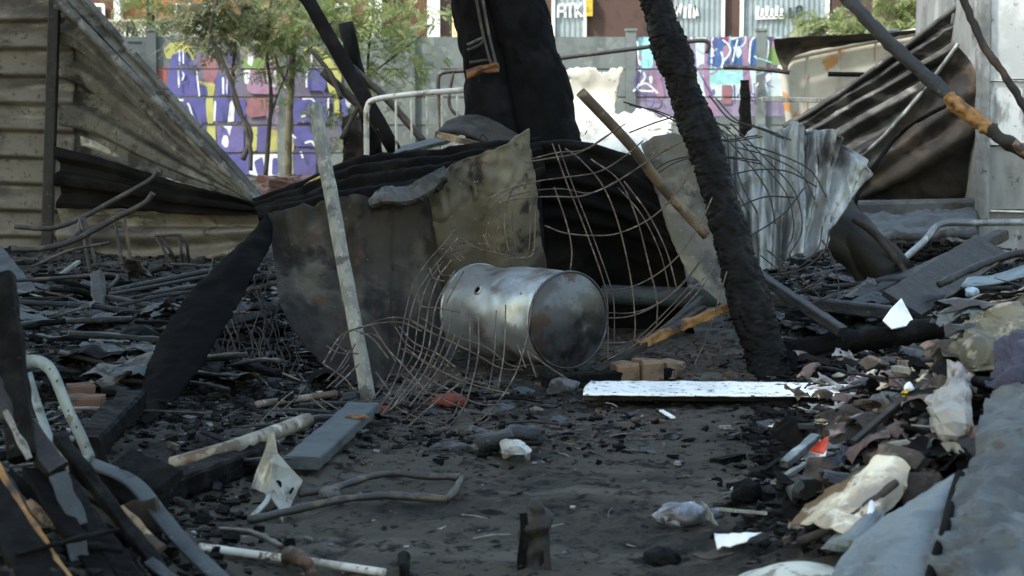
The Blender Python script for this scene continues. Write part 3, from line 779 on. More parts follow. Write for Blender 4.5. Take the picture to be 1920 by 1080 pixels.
sheet('collapsed_sheet', PR([[(112, -20, 14.25), (140, 5, 14.2), (240, 125, 13.9), (360, 255, 13.6), (478, 368, 13.3)],
                             [(114, 70, 14.45), (170, 95, 14.35), (255, 180, 14.1), (365, 285, 13.75), (480, 374, 13.35)],
                             [(118, 160, 14.5), (180, 190, 14.45), (262, 240, 14.25), (370, 312, 13.85), (482, 380, 13.35)],
                             [(116, 292, 14.5), (185, 300, 14.4), (268, 325, 14.2), (375, 352, 13.8), (486, 386, 13.35)]]), M['wall_tin2'], 90, 90,
      disp=lambda u, v: .06 * ribs(v + .015 * math.sin(7 * u), 4, 3) * (1 - .55 * u), crumple=.016, cfreq=1.6, ragged=.015, parent=shed)
for k, (dx, dy, w_) in enumerate(((0, 0, .085), (20, -6, .045), (-16, 14, .05))):
    beam('edge_trim', P(118 + dx, -20 + dy, 14.1 - .05 * k), P(486 + dx * .2, 374 + dy * .3, 13.2), w_, .04, M['wall_tin2'], shed, rough=.004, up=(.5, -1, .6))
sheet('sagging_sheet', PR([[(108, 276, 14.15), (215, 306, 14.0), (330, 346, 13.7), (505, 384, 13.0)], [(108, 330, 14.1), (215, 345, 13.9), (330, 368, 13.6), (510, 391, 13.0)], [(112, 385, 14.2), (215, 385, 14.0), (330, 392, 13.7), (512, 400, 13.0)]]), M['soot'], 80, 60,
      disp=ribrow(2.3, .04), crumple=.02, cfreq=3, parent=shed)
sheet('lower_sheet', PR([[(112, 380, 14.25), (250, 392, 14.1), (380, 398, 13.8), (510, 402, 13.1)], [(112, 440, 14.15), (250, 440, 14.0), (380, 436, 13.7), (495, 432, 13.1)], [(115, 515, 14.2), (250, 512, 14.0), (380, 492, 13.7), (470, 470, 13.2)]]), M['wall_tin'], 80, 80,
      disp=lambda u, v: .045 * math.sin(2 * math.pi * 2.4 * v) + .01 * nz(u * 8, v * 3), crumple=.03, cfreq=2.6, parent=shed)
sheet('torn_sliver', PR([[(150, 254, 13.9), (185, 268, 13.9), (225, 293, 13.85)], [(152, 272, 13.9), (188, 285, 13.9), (222, 297, 13.85)]]), M['greyplate'], 8, 4, parent=shed)

# rusty frames in front of the left wall
ch = thing('burnt_chair_frame', 'bent rusty armchair frame with two curving rails before the ribbed left wall', 'chair frame', P(200, 505, 12.4))
tube('rail', [P(28, 425, 12.3), (P(95, 428, 12.3)), P(150, 410, 12.4), P(215, 375, 12.5), P(278, 340, 12.5), P(297, 320, 12.5)], .017, M['rod'], ch)
tube('rail', [P(22, 468, 11.9), P(80, 466, 11.9), P(140, 450, 12.0), P(215, 410, 12.1), P(270, 382, 12.1), P(287, 362, 12.1)], .019, M['rod'], ch)
for a, b in (((152, 412), (170, 515)), ((158, 408), (182, 505)), ((215, 412), (232, 512)), ((233, 402), (246, 500))):
    tube('leg', [P(*a, 12.2), P((a[0] + b[0]) / 2, (a[1] + b[1]) / 2, 12.15), P(*b, 12.1)], .012, M['rod'], ch)
tube('brace', [P(152, 410, 12.4), P(146, 440, 12.1)], .018, M['rod'], ch)
c2 = thing('burnt_stool_frame', 'small dark stool frame of thin bent rods below the sagging sheet', 'stool frame', P(325, 500, 12.8))
for a in ([(290, 442), (340, 440), (350, 452), (355, 500)], [(293, 443), (318, 490), (322, 498)], [(303, 442), (332, 492)], [(335, 440), (344, 500)]):
    tube('rod', [P(x, y, 12.8) for x, y in a], .011, M['rod'], c2, curved=False)
ls = tube('lying_rod', [P(0, 527, 10.8), P(100, 522, 11.0), P(216, 515, 11.2), P(205, 540, 11.0)], .012, M['rod'], n=5)
tag(ls, 'long thin rod with a hooked end at far left above the ashes', 'rod')
tag(beam('charred_post', P(182, 515, 10.6), P(203, 700, 10.0), .07, .06, M['charblue'], up=(0, -1, 0)), 'short upright charred post near the left rod', 'post')
tag(beam('charred_board', P(-40, 480, 11.4), P(70, 620, 10.6), .30, .03, M['charblue'], up=(.4, -1, .3)), 'dark slanting board at the left picture edge', 'board')
tag(beam('pale_stick', P(104, 522, 11.8), P(148, 490, 12.0), .03, .02, M['greywood'], rough=.003), 'short pale split stick beneath the rusty armchair frame', 'stick')

# ================================================================ BLACK SHEETS OF THE MIDDLE SHED
strip = sheet('black_strip', PR([[(498, 404, 9.5), (510, 430, 9.45)], [(466, 444, 9.35), (508, 462, 9.25)], [(408, 496, 9.1), (482, 506, 9.0)], [(348, 558, 8.8), (450, 572, 8.7)], [(306, 620, 8.5), (410, 638, 8.35)], [(278, 682, 8.2), (368, 702, 8.05)], [(263, 740, 7.9), (324, 758, 7.8)], [(255, 800, 7.5), (270, 806, 7.5)]]), M['sootdeep'], 14, 110,
              disp=lambda u, v: .02 * math.sin(u * 3.1) , crumple=.01, ragged=.022, rfreq=42, solid=.006)
tag(strip, 'long black twisted strip hanging from the shed to the ground at left', 'tin strip')
arch = sheet('black_roof_sheet', PR([[(478, 384, 11.9), (560, 352, 11.7), (640, 312, 11.5), (720, 297, 11.3), (820, 286, 11.1), (930, 274, 10.9), (1015, 268, 10.7)], [(480, 396, 11.5), (560, 378, 11.2), (640, 350, 11.0), (720, 335, 10.8), (820, 322, 10.6), (930, 306, 10.5), (1020, 290, 10.4)],
                                   [(486, 412, 10.9), (560, 410, 10.6), (640, 398, 10.4), (720, 392, 10.2), (820, 370, 10.1), (930, 350, 10.1), (1024, 330, 10.1)]]), M['sootdeep'], 120, 60, disp=ribrow(4.5, .03, 1.5), crumple=.02, cfreq=3)
tag(arch, 'black arched ribbed roof sheet behind the scorched front sheet', 'roof sheet')
drape = sheet('black_roof_sheet', PR([[(1008, 268, 10.6), (1060, 262, 10.6), (1130, 275, 10.6), (1195, 302, 10.6), (1248, 345, 10.5)], [(1015, 360, 10.5), (1080, 365, 10.5), (1150, 385, 10.5), (1215, 410, 10.4), (1268, 440, 10.3)],
                                    [(1022, 470, 10.6), (1090, 480, 10.6), (1160, 490, 10.6), (1230, 510, 10.5), (1290, 530, 10.3)], [(1025, 640, 10.8), (1095, 650, 10.8), (1165, 650, 10.8), (1240, 650, 10.7), (1310, 640, 10.5)]]), M['soot'], 100, 80, disp=lambda u, v: .022 * ribs(v, 9, 1.3) * (1 - smooth(.35, .6, v)) , crumple=.04, cfreq=2.2)
tag(drape, 'black ribbed sheet curving down behind the steel tank', 'roof sheet')

def fold(u, v):
    d = .022 * nz(u * 5, v * 3, 1.5) + .012 * math.exp(-((u - .12 - .05 * v) / .015) ** 2) - .012 * math.exp(-((u - .72 + .08 * v) / .02) ** 2) + .028 * math.exp(-((u - .47) / .04) ** 2) - .02 * math.exp(-((u - .36) / .03) ** 2)
    if v < .22:
        d += (.22 - v) / .22 * (.06 * nz(u * 22, v * 9, 4) + .02 * math.sin(40 * u)) * (1 if .2 < u < .75 else .3)
    return d
front = thing('scorched_sheet', 'large scorched metal sheet standing behind the grey pole with a crumpled top edge', 'metal sheet', G(668, 745))
sheet('dark_sheet', PR([[(503, 402, 9.5), (545, 392, 9.5), (600, 380, 9.5), (660, 365, 9.5), (700, 372, 9.48), (740, 356, 9.5), (785, 340, 9.55), (812, 350, 9.6)],
                        [(513, 480, 9.35), (550, 475, 9.4), (605, 470, 9.4), (662, 462, 9.4), (705, 458, 9.4), (745, 452, 9.45), (790, 444, 9.55), (822, 440, 9.65)],
                        [(524, 565, 9.0), (558, 565, 9.1), (610, 562, 9.15), (664, 560, 9.15), (710, 556, 9.2), (750, 552, 9.3), (795, 545, 9.5), (830, 540, 9.65)],
                        [(545, 610, 8.8), (585, 665, 8.75), (625, 705, 8.6), (668, 742, 8.5), (715, 722, 8.7), (760, 705, 9.0), (805, 690, 9.3), (840, 680, 9.6)]]), M['burnt_tin'], 110, 90, disp=fold, crumple=.012, cfreq=3, parent=front, solid=.004)
sheet('folded_sheet', PR([[(800, 352, 9.55), (832, 312, 9.5), (870, 298, 9.5), (905, 284, 9.5), (950, 265, 9.55), (998, 242, 9.6)],
                        [(812, 430, 9.6), (850, 410, 9.6), (885, 392, 9.55), (915, 375, 9.55), (960, 358, 9.6), (1010, 342, 9.65)],
                        [(822, 510, 9.7), (862, 500, 9.7), (895, 490, 9.7), (925, 480, 9.7), (970, 468, 9.75), (1021, 452, 9.8)],
                        [(830, 570, 9.85), (872, 565, 9.85), (905, 560, 9.85), (932, 556, 9.85), (980, 540, 9.85), (1032, 520, 9.9)]]), M['ochre_tin'], 70, 70,
      disp=lambda u, v: .035 * math.sin(u * 11) * (1 - .4 * v) + (.03 * nz(u * 12, v * 10, 7) if v < .3 else 0), crumple=.014, cfreq=2.4, ragged=.015, parent=front, solid=.004)
sheet('crumpled_rim', PR([[(690, 368, 9.42), (720, 352, 9.4), (760, 350, 9.4), (790, 334, 9.42), (835, 310, 9.45)], [(692, 384, 9.36), (722, 376, 9.32), (760, 376, 9.32), (795, 362, 9.36), (838, 330, 9.42)], [(700, 392, 9.44), (730, 386, 9.42), (765, 384, 9.42), (800, 372, 9.46), (832, 350, 9.5)]]), M['darkrib'], 44, 10, crumple=.02, cfreq=11, parent=front, solid=.003, ragged=.02, flat=True)

# ================================================================ TREES AND POLES
def trunkwarp(q, d, t):
    dv, _ = noise.voronoi(Vector((q.x * 9, q.y * 9, q.z * 4)))
    return q + d * (.03 * nz(q.x * 4, q.y * 4, q.z * 1.4) + .015 * nz(q.x * 12, q.y * 12, q.z * 4) - .016 * (1 - min(1, (dv[1] - dv[0]) * 4)))
tr = thing('burnt_tree_trunk', 'thick black burnt tree trunk leaning left behind the sheets', 'tree', P(1000, 520, 13))
v, f = sweep(catmull([P(1020, 545, 13), P(1012, 380, 13), P(1008, 250, 13), P(988, 120, 13), P(960, 0, 13), P(935, -120, 13)], 24), circle(1, 72), scale=lambda s: .37 - .16 * min(1, s * 1.6) + .02 * s, up=(0, -1, 0), warp=trunkwarp)
obj('trunk', v, f, M['bark'], tr)
v, f = sweep(catmull([P(955, 545, 12.9), P(935, 380, 12.9), P(925, 250, 12.9), P(915, 140, 12.95), P(893, 0, 13), P(870, -120, 13)], 24), circle(1, 60), scale=lambda s: .255 - .09 * min(1, s * 1.5), up=(0, -1, 0), warp=trunkwarp)
obj('side_stem', v, f, M['bark'], tr)
hk = thing('rusty_bracket', 'rusty bracket with two hanging rods fixed to the thick burnt trunk', 'bracket', P(910, 135, 12.55))
tube('rod', [P(888, -30, 12.6), P(905, 60, 12.6), P(922, 126, 12.55)], .010, M['rod'], hk)
tube('rod', [P(900, -30, 12.6), P(916, 60, 12.6), P(932, 128, 12.55)], .010, M['rod'], hk)
v, f = sweep([P(876, 139, 12.6), P(900, 132, 12.58), P(934, 127, 12.55)], rect(.05, .05), rough=.03, freq=30)
obj('clamp', v, f, M['clamprust'], hk, False)
tube('hook', [P(876, 85, 12.6), P(905, 72, 12.6), P(902, 82, 12.6), P(876, 95, 12.6)], .012, M['rod'], hk)
tube('hook', [P(880, 118, 12.6), P(915, 113, 12.6), P(925, 122, 12.6)], .012, M['rod'], hk)

def charwarp(q, d, t):
    w = .7 * nz(q.x * 8, q.y * 8, q.z * 8)
    d1, _ = noise.voronoi(Vector((q.x * 22 + w, q.y * 22, q.z * 44 + w)))
    d2, _ = noise.voronoi(Vector((q.x * 7 + 9, q.y * 7, q.z * 11 + w)))
    crack = min(1.0, (d1[1] - d1[0]) * 3.0)
    deep = min(1.0, (d2[1] - d2[0]) * 6.0)
    return q + d * (-.009 * (1 - crack) - .014 * (1 - deep) + .022 * nz(q.x * 4, q.y * 4, q.z * 4) + .010 * nz(q.x * 11, q.y * 11, q.z * 11))
pp = catmull([P(1446, 718, 8.95), P(1425, 640, 9.05), P(1388, 500, 9.2), P(1337, 320, 9.4), P(1288, 180, 9.55), P(1240, 40, 9.7), P(1205, -70, 9.8)], 60)
v, f = sweep(pp, circle(1, 44), scale=lambda s: .108 - .022 * s + .02 * math.exp(-s * 14), up=(0, -1, 0), warp=charwarp)
tag(obj('charred_pole', v, f, M['charpole']), 'tall leaning charred pole cracked like alligator skin right of the tank', 'pole')
gp = thing('grey_pole', 'pale grey wooden pole leaning on the scorched sheet at centre left', 'pole', G(692, 750))
v, f = sweep([P(589, 196, 8.9).lerp(P(692, 752, 8.15), i / 24) for i in range(25)], rect(.064, .05, .25), up=(0, -1, .1), rough=.004, freq=14)
obj('shaft', v, f, M['greywood'], gp)
for a, b, w_, D in (((1088, 172), (1325, 442), .028, 10.0),):
    o = tube('rusty_pipe', [P(*a, D - .2), P(1180, 270, D - .15), P(1240, 348, D - .05), P(*b, D)], w_, M['brownpipe'], seg=18, hollow=True)
    tag(o, 'brown rusty open-ended pipe slanting behind the wire right of the trunk', 'pipe')
for nm, a, b, r_, D, lb in (('charred_pole', (560, -30), (742, 285), .058, 15, 'black leaning pole crossing the top left foliage'), ('charred_pole', (648, 42), (705, 292), .062, 15.4, 'short thick black post with a rounded top left of the bed frame')):
    o = tube(nm, [P(*a, D), P((a[0] * .55 + b[0] * .45), (a[1] * .55 + b[1] * .45), D), P(*b, D - .2)], r_, M['bark'], seg=14, rough=.012)
    tag(o, lb, 'pole')
for a, b, w_, lb in (((635, 105), (800, 272), .03, 'thin brown stick crossing behind the white bed frame'), ((605, 135), (745, 285), .035, 'split brown branch crossing the black leaning pole'), ((585, 95), (640, 185), .02, 'thin twig hooked over the black leaning pole'), ((690, 150), (640, 260), .02, 'crooked twig beside the short black post')):
    tag(tube('burnt_branch', [P(*a, 15.2), P((a[0] + b[0]) / 2 + 6, (a[1] + b[1]) / 2 - 4, 15.1), P(*b, 15)], w_, M['charbrown'] if w_ > .025 else M['twig'], rough=.01), lb, 'branch')

# ================================================================ BED FRAME AND JUNK BEHIND
bed = thing('bed_frame', 'white rusty tubular bed headboard left of the thick burnt trunk', 'bed frame', P(780, 300, 14.6))
tube('tube_arch', [P(688, 330, 14.6), P(687, 230, 14.6), P(689, 200, 14.6), P(705, 186, 14.6), P(780, 176, 14.6), P(870, 169, 14.6), P(925, 166, 14.6), P(940, 180, 14.6), P(944, 320, 14.6)], 0.022, M['whitetube'], bed, n=5)
for x, y0 in ((742, 181), (771, 178), (800, 176), (828, 174), (857, 171), (900, 168)):
    tube('bar', [P(x, y0, 14.6), P(x + 2, 330, 14.6)], .0095, M['whitetube'], bed)
tube('rail', [P(690, 300, 14.6), P(944, 290, 14.6)], .018, M['whitetube'], bed)
bd2 = thing('bed_frame', 'dark bent bed tube standing behind the white bed headboard', 'bed frame', P(840, 280, 18))
tube('tube_arch', [P(832, 330, 18), P(824, 200, 18), P(822, 150, 18), P(832, 136, 18), P(880, 132, 18), P(930, 126, 18)], .02, M['rod'], bd2)
tube('bar', [P(850, 134, 18), P(842, 190, 18), P(856, 215, 18), P(880, 220, 18)], .016, M['rod'], bd2)
tb = thing('broken_board', 'grey dusty board with a raw wooden edge lying before the thick burnt trunk', 'board', P(880, 270, 12.2))
sheet('face', PR([[(838, 228, 12.6), (900, 220, 12.6), (985, 262, 12.3)], [(820, 250, 12.2), (880, 255, 12.15), (935, 285, 12.0)]]), M['burnt_tin'], 20, 8, crumple=.01, solid=.02, parent=tb)
beam('raw_edge', P(818, 252, 12.15), P(915, 276, 12.0), .035, .04, M['rawwood'], tb)
tag(beam('dark_board', P(745, 285, 13.4), P(850, 258, 13.2), .22, .03, M['slate'], up=(0, -.3, 1)), 'slate-dark board lying behind the black arched sheet', 'board')
tag(sheet('white_board', PR([[(1058, 128, 19), (1110, 124, 19), (1170, 126, 19)], [(1060, 190, 19), (1110, 195, 19), (1158, 190, 19)], [(1072, 270, 18.8), (1110, 270, 18.8), (1150, 262, 18.8)]]), M['whitesheet'], 40, 40, crumple=.02, cfreq=2, ragged=.06, eat=.16, solid=.012), 'torn bright white panel between the burnt trunk and leaning pole', 'panel')
tag(sheet('white_sheeting', PR([[(1085, 250, 15.5), (1130, 225, 16), (1200, 215, 16), (1262, 235, 15.8)], [(1090, 275, 15), (1140, 262, 15.2), (1200, 250, 15.4), (1260, 268, 15.2)], [(1110, 300, 14.2), (1150, 318, 14.2), (1210, 330, 14), (1262, 330, 14)]]), M['whitesheet'], 60, 40, crumple=.10, cfreq=3.5, ragged=.05, eat=.15, solid=.004), 'crumpled white sheeting heaped behind the rusty pipe', 'sheeting')
tag(sheet('tin_scrap', PR([[(1150, 290, 11.8), (1180, 300, 11.8), (1205, 318, 11.8)], [(1150, 300, 11.6), (1178, 314, 11.6), (1200, 326, 11.6)]]), M['whiteclean'], 10, 4, crumple=.01), 'bright thin metal sliver on top of the black curved sheet', 'scrap')
tag(tube('long_tube', [P(1030, 112, 21), P(1090, 104, 21), P(1200, 90, 21), P(1300, 77, 21), P(1328, 80, 21), P(1325, 100, 21)], .024, M['rod'], seg=8), 'thin bent dark tube stretching behind the leaning charred pole', 'tube')
tag(tube('long_tube', [P(1356, 125, 21.5), P(1420, 129, 21.5), P(1480, 136, 21.5)], .026, M['rod'], seg=10), 'short straight grey tube before the pink graffiti', 'tube')
tag(beam('wooden_rail', P(1428, 186, 20), P(1545, 188, 20), .045, .05, M['greywood'], rough=.003), 'pale wooden rail below the cream panel', 'rail')
tag(beam('charred_stump', P(1398, 262, 17), P(1396, 150, 17), .12, .1, M['char'], taper=.4, up=(0, -1, 0), rough=.015), 'small pointed black stump before the pink graffiti', 'stump')
cab = thing('cream_panel_door', 'cream metal panel with a rust-streaked rounded tube frame at upper right', 'metal panel', P(1590, 260, 22))
sheet('panel', PR([[(1478, 108, 22), (1600, 82, 22), (1730, 60, 22)], [(1478, 170, 22), (1600, 165, 22), (1730, 160, 22)], [(1480, 260, 22), (1600, 260, 22), (1730, 260, 22)]]), M['cream'], 24, 16, solid=.03, parent=cab)
tube('tube_frame', [P(1484, 262, 21.9), P(1474, 170, 21.9), P(1470, 130, 21.9), P(1478, 112, 21.9), P(1500, 103, 21.9), P(1600, 82, 21.9), P(1740, 56, 21.9)], .045, M['cream'], cab)
sheet('dark_flap', PR([[(1450, 72, 21.6), (1520, 66, 21.6), (1640, 62, 21.6), (1730, 52, 21.6)], [(1455, 100, 21.8), (1520, 88, 21.8), (1640, 72, 21.8), (1735, 58, 21.8)], [(1472, 140, 21.8), (1500, 102, 21.8), (1640, 76, 21.8), (1735, 60, 21.8)]]), M['brown_tin'], 30, 14, crumple=.02, parent=cab)
tube('handle', [P(1553, 139, 21.8), P(1620, 140, 21.8)], .03, M['soot'], cab)
pane = [((1512, 100), (1512, 250)), ((1572, 88), (1572, 250)), ((1640, 76), (1640, 250))]
for a, b in pane:
    beam('seam', P(*a, 21.97), P(*b, 21.97), .012, .01, M['cream'], cab, rough=0, up=(0, -1, 0))
rp = thing('brick_heap', 'heap of dull red bricks between the purple graffiti and black roof sheet', 'brick heap', P(560, 370, 17))
for i in range(26):
    p = P(random.uniform(490, 650), random.uniform(338, 378), random.uniform(15.5, 18))
    a = random.uniform(0, 3.1)
    d = Vector((math.cos(a) * .11, math.sin(a) * .11, random.uniform(-.03, .03)))
    beam('brick', p - d, p + d, .11, .07, M['brickred'], rp, n=3, rough=.006)
lump('rubble', P(570, 400, 17.2), (.55, .4, .22), M['brick'], rp, amp=.3)
tag(tube('yellow_hose', [P(562, 360, 11.4), P(578, 346, 11.4), P(600, 334, 11.4), P(628, 324, 11.5)], .014, M['yellowhose']), 'short curved yellow hose behind the grey pole', 'hose')
tag(tube('yellow_hose', [P(915, 262, 11.6), P(905, 252, 11.6), P(898, 262, 11.6)], .006, M['wiredark']), 'tiny dark loop of cable on the grey dusty board', 'cable')

# ================================================================ STEEL TANK
ca, cb = P(1066, 600, 8.75), P(898, 580, 9.36)
ax = (ca - cb).normalized()
RT = .232
tank = thing('steel_tank', 'dented silver steel tank lying on its side under rusty wire', 'tank', Vector(((ca.x + cb.x) / 2, (ca.y + cb.y) / 2, 0.02)))
def tankwarp(q, d, t):
    return q + d * (-.03 * max(0, nz(q.x * 4.5, q.y * 4.5, q.z * 4.5)) + .004 * nz(q.x * 15, q.y * 15, q.z * 15))
v, f = sweep([cb.lerp(ca, i / 40) for i in range(41)], circle(RT, 64), warp=tankwarp)
obj('body', v, f, M['tank'], tank)
def dome(c, n, name, r, h, m):
    V, Fc = [], []
    s = n.cross(Vector((0, 0, 1))).normalized(); u = s.cross(n)
    K, S = 10, 56
    for k in range(K + 1):
        rr = r * (1 - k / K)
        for j in range(S):
            a = 2 * math.pi * j / S
            q = c + s * math.cos(a) * rr + u * math.sin(a) * rr + n * (h * (1 - (rr / r) ** 2))
            V.append(q + n * .006 * nz(q.x * 9, q.y * 9, q.z * 9))
    for k in range(K):
        for j in range(S):
            a, b = k * S + j, k * S + (j + 1) % S
            Fc.append((a, b, b + S, a + S))
    return obj(name, V, Fc, m, tank)
dome(ca + ax * .002, ax, 'end_cap', RT * .97, .045, M['tank_cap'])
dome(cb - ax * .002, -ax, 'end_cap', RT * .955, .03, M['tank_cap'])
for c in (ca, cb):
    s = ax.cross(Vector((0, 0, 1))).normalized(); u = s.cross(ax)
    pts = [c + s * math.cos(a) * RT * .985 + u * math.sin(a) * RT * .985 for a in [2 * math.pi * i / 60 for i in range(60)]]
    V, Fc = [], []
    for i, p in enumerate(pts):
        rd = (p - c).normalized()
        for k in range(8):
            b = 2 * math.pi * k / 8
            V.append(p + rd * math.cos(b) * .006 + ax * math.sin(b) * .010)
    for i in range(60):
        for k in range(8):
            Fc.append((i * 8 + k, ((i + 1) % 60) * 8 + k, ((i + 1) % 60) * 8 + (k + 1) % 8, i * 8 + (k + 1) % 8))
    obj('rim', V, Fc, M['tank_cap'] if c is ca else M['tank'], tank)
hp = P(886, 537, 9.0)
k = (hp - cb).dot(ax); foot = cb + ax * k
hd = (hp - foot).normalized(); hs = foot + hd * RT
tube('port', [hs - hd * .02, hs + hd * .007], .015, M['soot'], tank, seg=14)
tube('port_collar', [hs - hd * .02, hs + hd * .004], .026, M['tank'], tank, seg=16)

# ================================================================ WIRE MESH
def cz(px, py): return (480 + px / 2.572, 440 + py / 2.572)
def wires(name, label, lines, r, m, dep, cv=None, cat='wire mesh', base=None, dup=.6):
    t = None
    for i, ln in enumerate(lines):
        q = [cv(*c) if cv else c for c in ln]
        pts = []
        for x, y in q:
            d_ = dep(x, y)
            pts.append(P(x + random.uniform(-1.5, 1.5), y + random.uniform(-1.5, 1.5), d_))
        if t is None:
            t = thing(name, label, cat, base if base else Vector((pts[0].x, pts[0].y, gh(pts[0].x, pts[0].y))))
        tube('wire', pts, r, m, t, n=6, seg=5)
        if random.random() < dup:     # second layer of the same roll, a little behind
            ox, oy = random.uniform(7, 18) * random.choice((-1, 1)), random.uniform(-10, 10)
            tube('wire', [p + Vector((ox * .0026, random.uniform(.03, .10), oy * .0026 + random.uniform(-.012, .012))) for p in pts], r * .85, m, t, n=6, seg=5)
    return t
dB = lambda x, y: 8.85 - (y - 440) / 390 * 1.45
wires('wire_mesh', 'rusty square wire mesh rolled in front of the steel tank', [
    [(980, 10), (920, 80), (850, 170), (780, 280), (740, 410), (725, 520), (700, 640), (640, 780), (560, 870)], [(940, 120), (880, 210), (840, 330), (820, 440), (790, 580), (720, 700), (620, 850), (500, 940)], [(960, 170), (870, 330), (850, 460), (830, 560), (770, 690), (660, 830)],
    [(900, 430), (870, 540), (800, 680), (700, 800), (600, 880)], [(960, 480), (900, 620), (820, 730), (740, 830)],
    [(1075, 380), (1072, 560), (1040, 720), (990, 850), (860, 990)], [(1205, 340), (1195, 560), (1165, 740)], [(1335, 330), (1300, 520), (1240, 690), (1130, 850), (1000, 940), (820, 1000), (640, 970), (440, 920), (300, 880)],
    [(740, 410), (820, 460), (930, 510), (1060, 580), (1180, 640), (1290, 650)], [(720, 545), (800, 600), (920, 670), (1050, 720), (1220, 765)], [(700, 680), (790, 735), (900, 790), (1030, 850), (1150, 870)], [(620, 800), (740, 870), (860, 920), (960, 950)],
    [(780, 280), (800, 340), (880, 352), (980, 375)], [(840, 165), (860, 210), (910, 225)], [(1100, 0), (1120, 60), (1130, 75)], [(985, 10), (1050, 60), (1130, 80), (1190, 100)], [(930, 90), (1020, 60), (1100, 45), (1130, 70)], [(920, 80), (990, 130)],
    [(320, 625), (400, 500), (470, 455), (560, 430), (640, 425), (720, 430), (800, 470)], [(380, 520), (430, 560), (490, 575)], [(320, 620), (420, 690), (470, 740), (520, 780), (600, 850)], [(560, 445), (640, 550), (700, 620), (760, 690), (830, 770)], [(690, 440), (760, 520), (870, 575), (960, 640)],
    [(450, 560), (400, 640), (340, 700)], [(500, 620), (440, 680), (380, 740)], [(580, 660), (650, 750), (720, 800)], [(640, 600), (560, 500), (470, 455)], [(1020, 690), (950, 740), (830, 840), (700, 960)], [(1130, 880), (1080, 910), (990, 960)], [(1310, 570), (1350, 690)], [(1300, 560), (1400, 630), (1490, 690)],
    [(0, 920), (120, 800), (180, 760)], [(100, 830), (160, 890), (230, 940)], [(260, 780), (340, 850), (420, 900)], [(450, 890), (560, 920), (680, 910)]],
    .0036, M['wire'], dB, cz)
dA = lambda x, y: 8.95 + (x - 950) / 400 * .25 - (y - 260) / 500 * .25
wires('wire_mesh', 'sagging wire mesh of wide squares hanging over the dark hollow beside the tank', [
    [(985, 306), (1030, 298), (1080, 288), (1120, 268), (1160, 238)], [(958, 352), (1010, 338), (1060, 334), (1120, 322), (1165, 298), (1205, 262)], [(935, 380), (985, 372), (1040, 370), (1090, 368), (1150, 345), (1210, 305), (1262, 270)],
    [(1020, 422), (1060, 436), (1110, 442), (1160, 437), (1220, 408), (1270, 360), (1300, 310)], [(1105, 543), (1170, 542), (1225, 520), (1270, 480), (1310, 425), (1335, 370)], [(1110, 595), (1180, 592), (1240, 566), (1290, 520), (1320, 480)], [(1110, 645), (1190, 638), (1250, 605), (1310, 545), (1340, 500)],
    [(1036, 270), (1046, 296), (1062, 340), (1092, 420), (1125, 510), (1138, 560), (1141, 620), (1140, 680)], [(1060, 278), (1090, 300), (1130, 350), (1160, 420), (1182, 520), (1190, 600), (1188, 640)], [(1108, 298), (1160, 340), (1195, 410), (1218, 500), (1232, 560), (1230, 610)], [(1040, 350), (1062, 420), (1072, 470), (1070, 510)],
    [(1170, 340), (1215, 400), (1250, 470), (1270, 540)], [(965, 345), (948, 390), (945, 430), (955, 478)], [(1003, 385), (1004, 430), (1000, 475), (975, 484), (950, 478)], [(915, 415), (912, 440), (918, 468)], [(1130, 680), (1200, 640), (1280, 560), (1320, 520)], [(1300, 690), (1330, 620), (1350, 550), (1362, 510)], [(905, 390), (920, 370), (960, 350)]],
    .0038, M['wire'], dA, base=G(1141, 690))
dC = lambda x, y: 10.5 - (y - 200) / 400 * .9
wires('wire_mesh', 'dark tangled wire net draped over the bright folded sheet at right', [
    [(1170, 190), (1230, 210), (1290, 240), (1350, 262), (1420, 255)], [(1180, 250), (1240, 225), (1300, 215), (1370, 240)], [(1330, 180), (1370, 225), (1420, 240), (1470, 260)], [(1345, 240), (1400, 300), (1440, 360), (1455, 420)], [(1370, 230), (1440, 300), (1490, 360), (1505, 430), (1480, 480)], [(1355, 330), (1420, 318), (1480, 322), (1530, 350)], [(1360, 400), (1430, 370), (1490, 370)], [(1350, 470), (1410, 440), (1470, 400), (1510, 350)],
    [(1430, 515), (1500, 505), (1545, 470), (1555, 430)], [(1460, 560), (1530, 530), (1570, 500)], [(1480, 580), (1550, 560), (1572, 540), (1560, 480), (1540, 450)], [(1440, 470), (1490, 510), (1540, 560)], [(1400, 270), (1460, 290), (1520, 320), (1550, 370)], [(1210, 330), (1260, 300), (1330, 290), (1420, 300)], [(1290, 200), (1330, 260), (1345, 320)], [(1380, 250), (1385, 330), (1420, 400)]],
    .0045, M['wiredark'], dC, base=G(1450, 580))
# burnt chicken wire at left: hexagon-like tangle
cw = thing('chicken_wire', 'fine burnt chicken wire tangled over the ashes left of the scorched sheet', 'wire mesh', G(480, 720))
for i in range(34):
    x, y = random.uniform(380, 560), random.uniform(480, 640)
    pts, s = [], random.choice((-1, 1))
    for k in range(random.randint(5, 10)):
        pts.append(P(x, y, 9.4 - (y - 480) / 320 * 1.1))
        x += s * random.uniform(4, 14); y += random.uniform(14, 34)
        if random.random() < .6: s = -s
        if y > 780: break
    if len(pts) > 2:
        tube('wire', pts, .0026, M['wiredark'] if random.random() < .75 else M['wire'], cw, n=4, seg=4)
cw2 = thing('chicken_wire', 'scraps of dark thin wire standing before the charred post at far left', 'wire mesh', G(120, 660))
for i in range(14):
    x, y = random.uniform(30, 190), random.uniform(560, 620)
    pts = [P(x, y, 9.9)]
    for k in range(4):
        x += random.uniform(-18, 26); y += random.uniform(8, 30)
        pts.append(P(x, y, 9.8))
    tube('wire', pts, .003, M['wiredark'], cw2, n=4, seg=4)

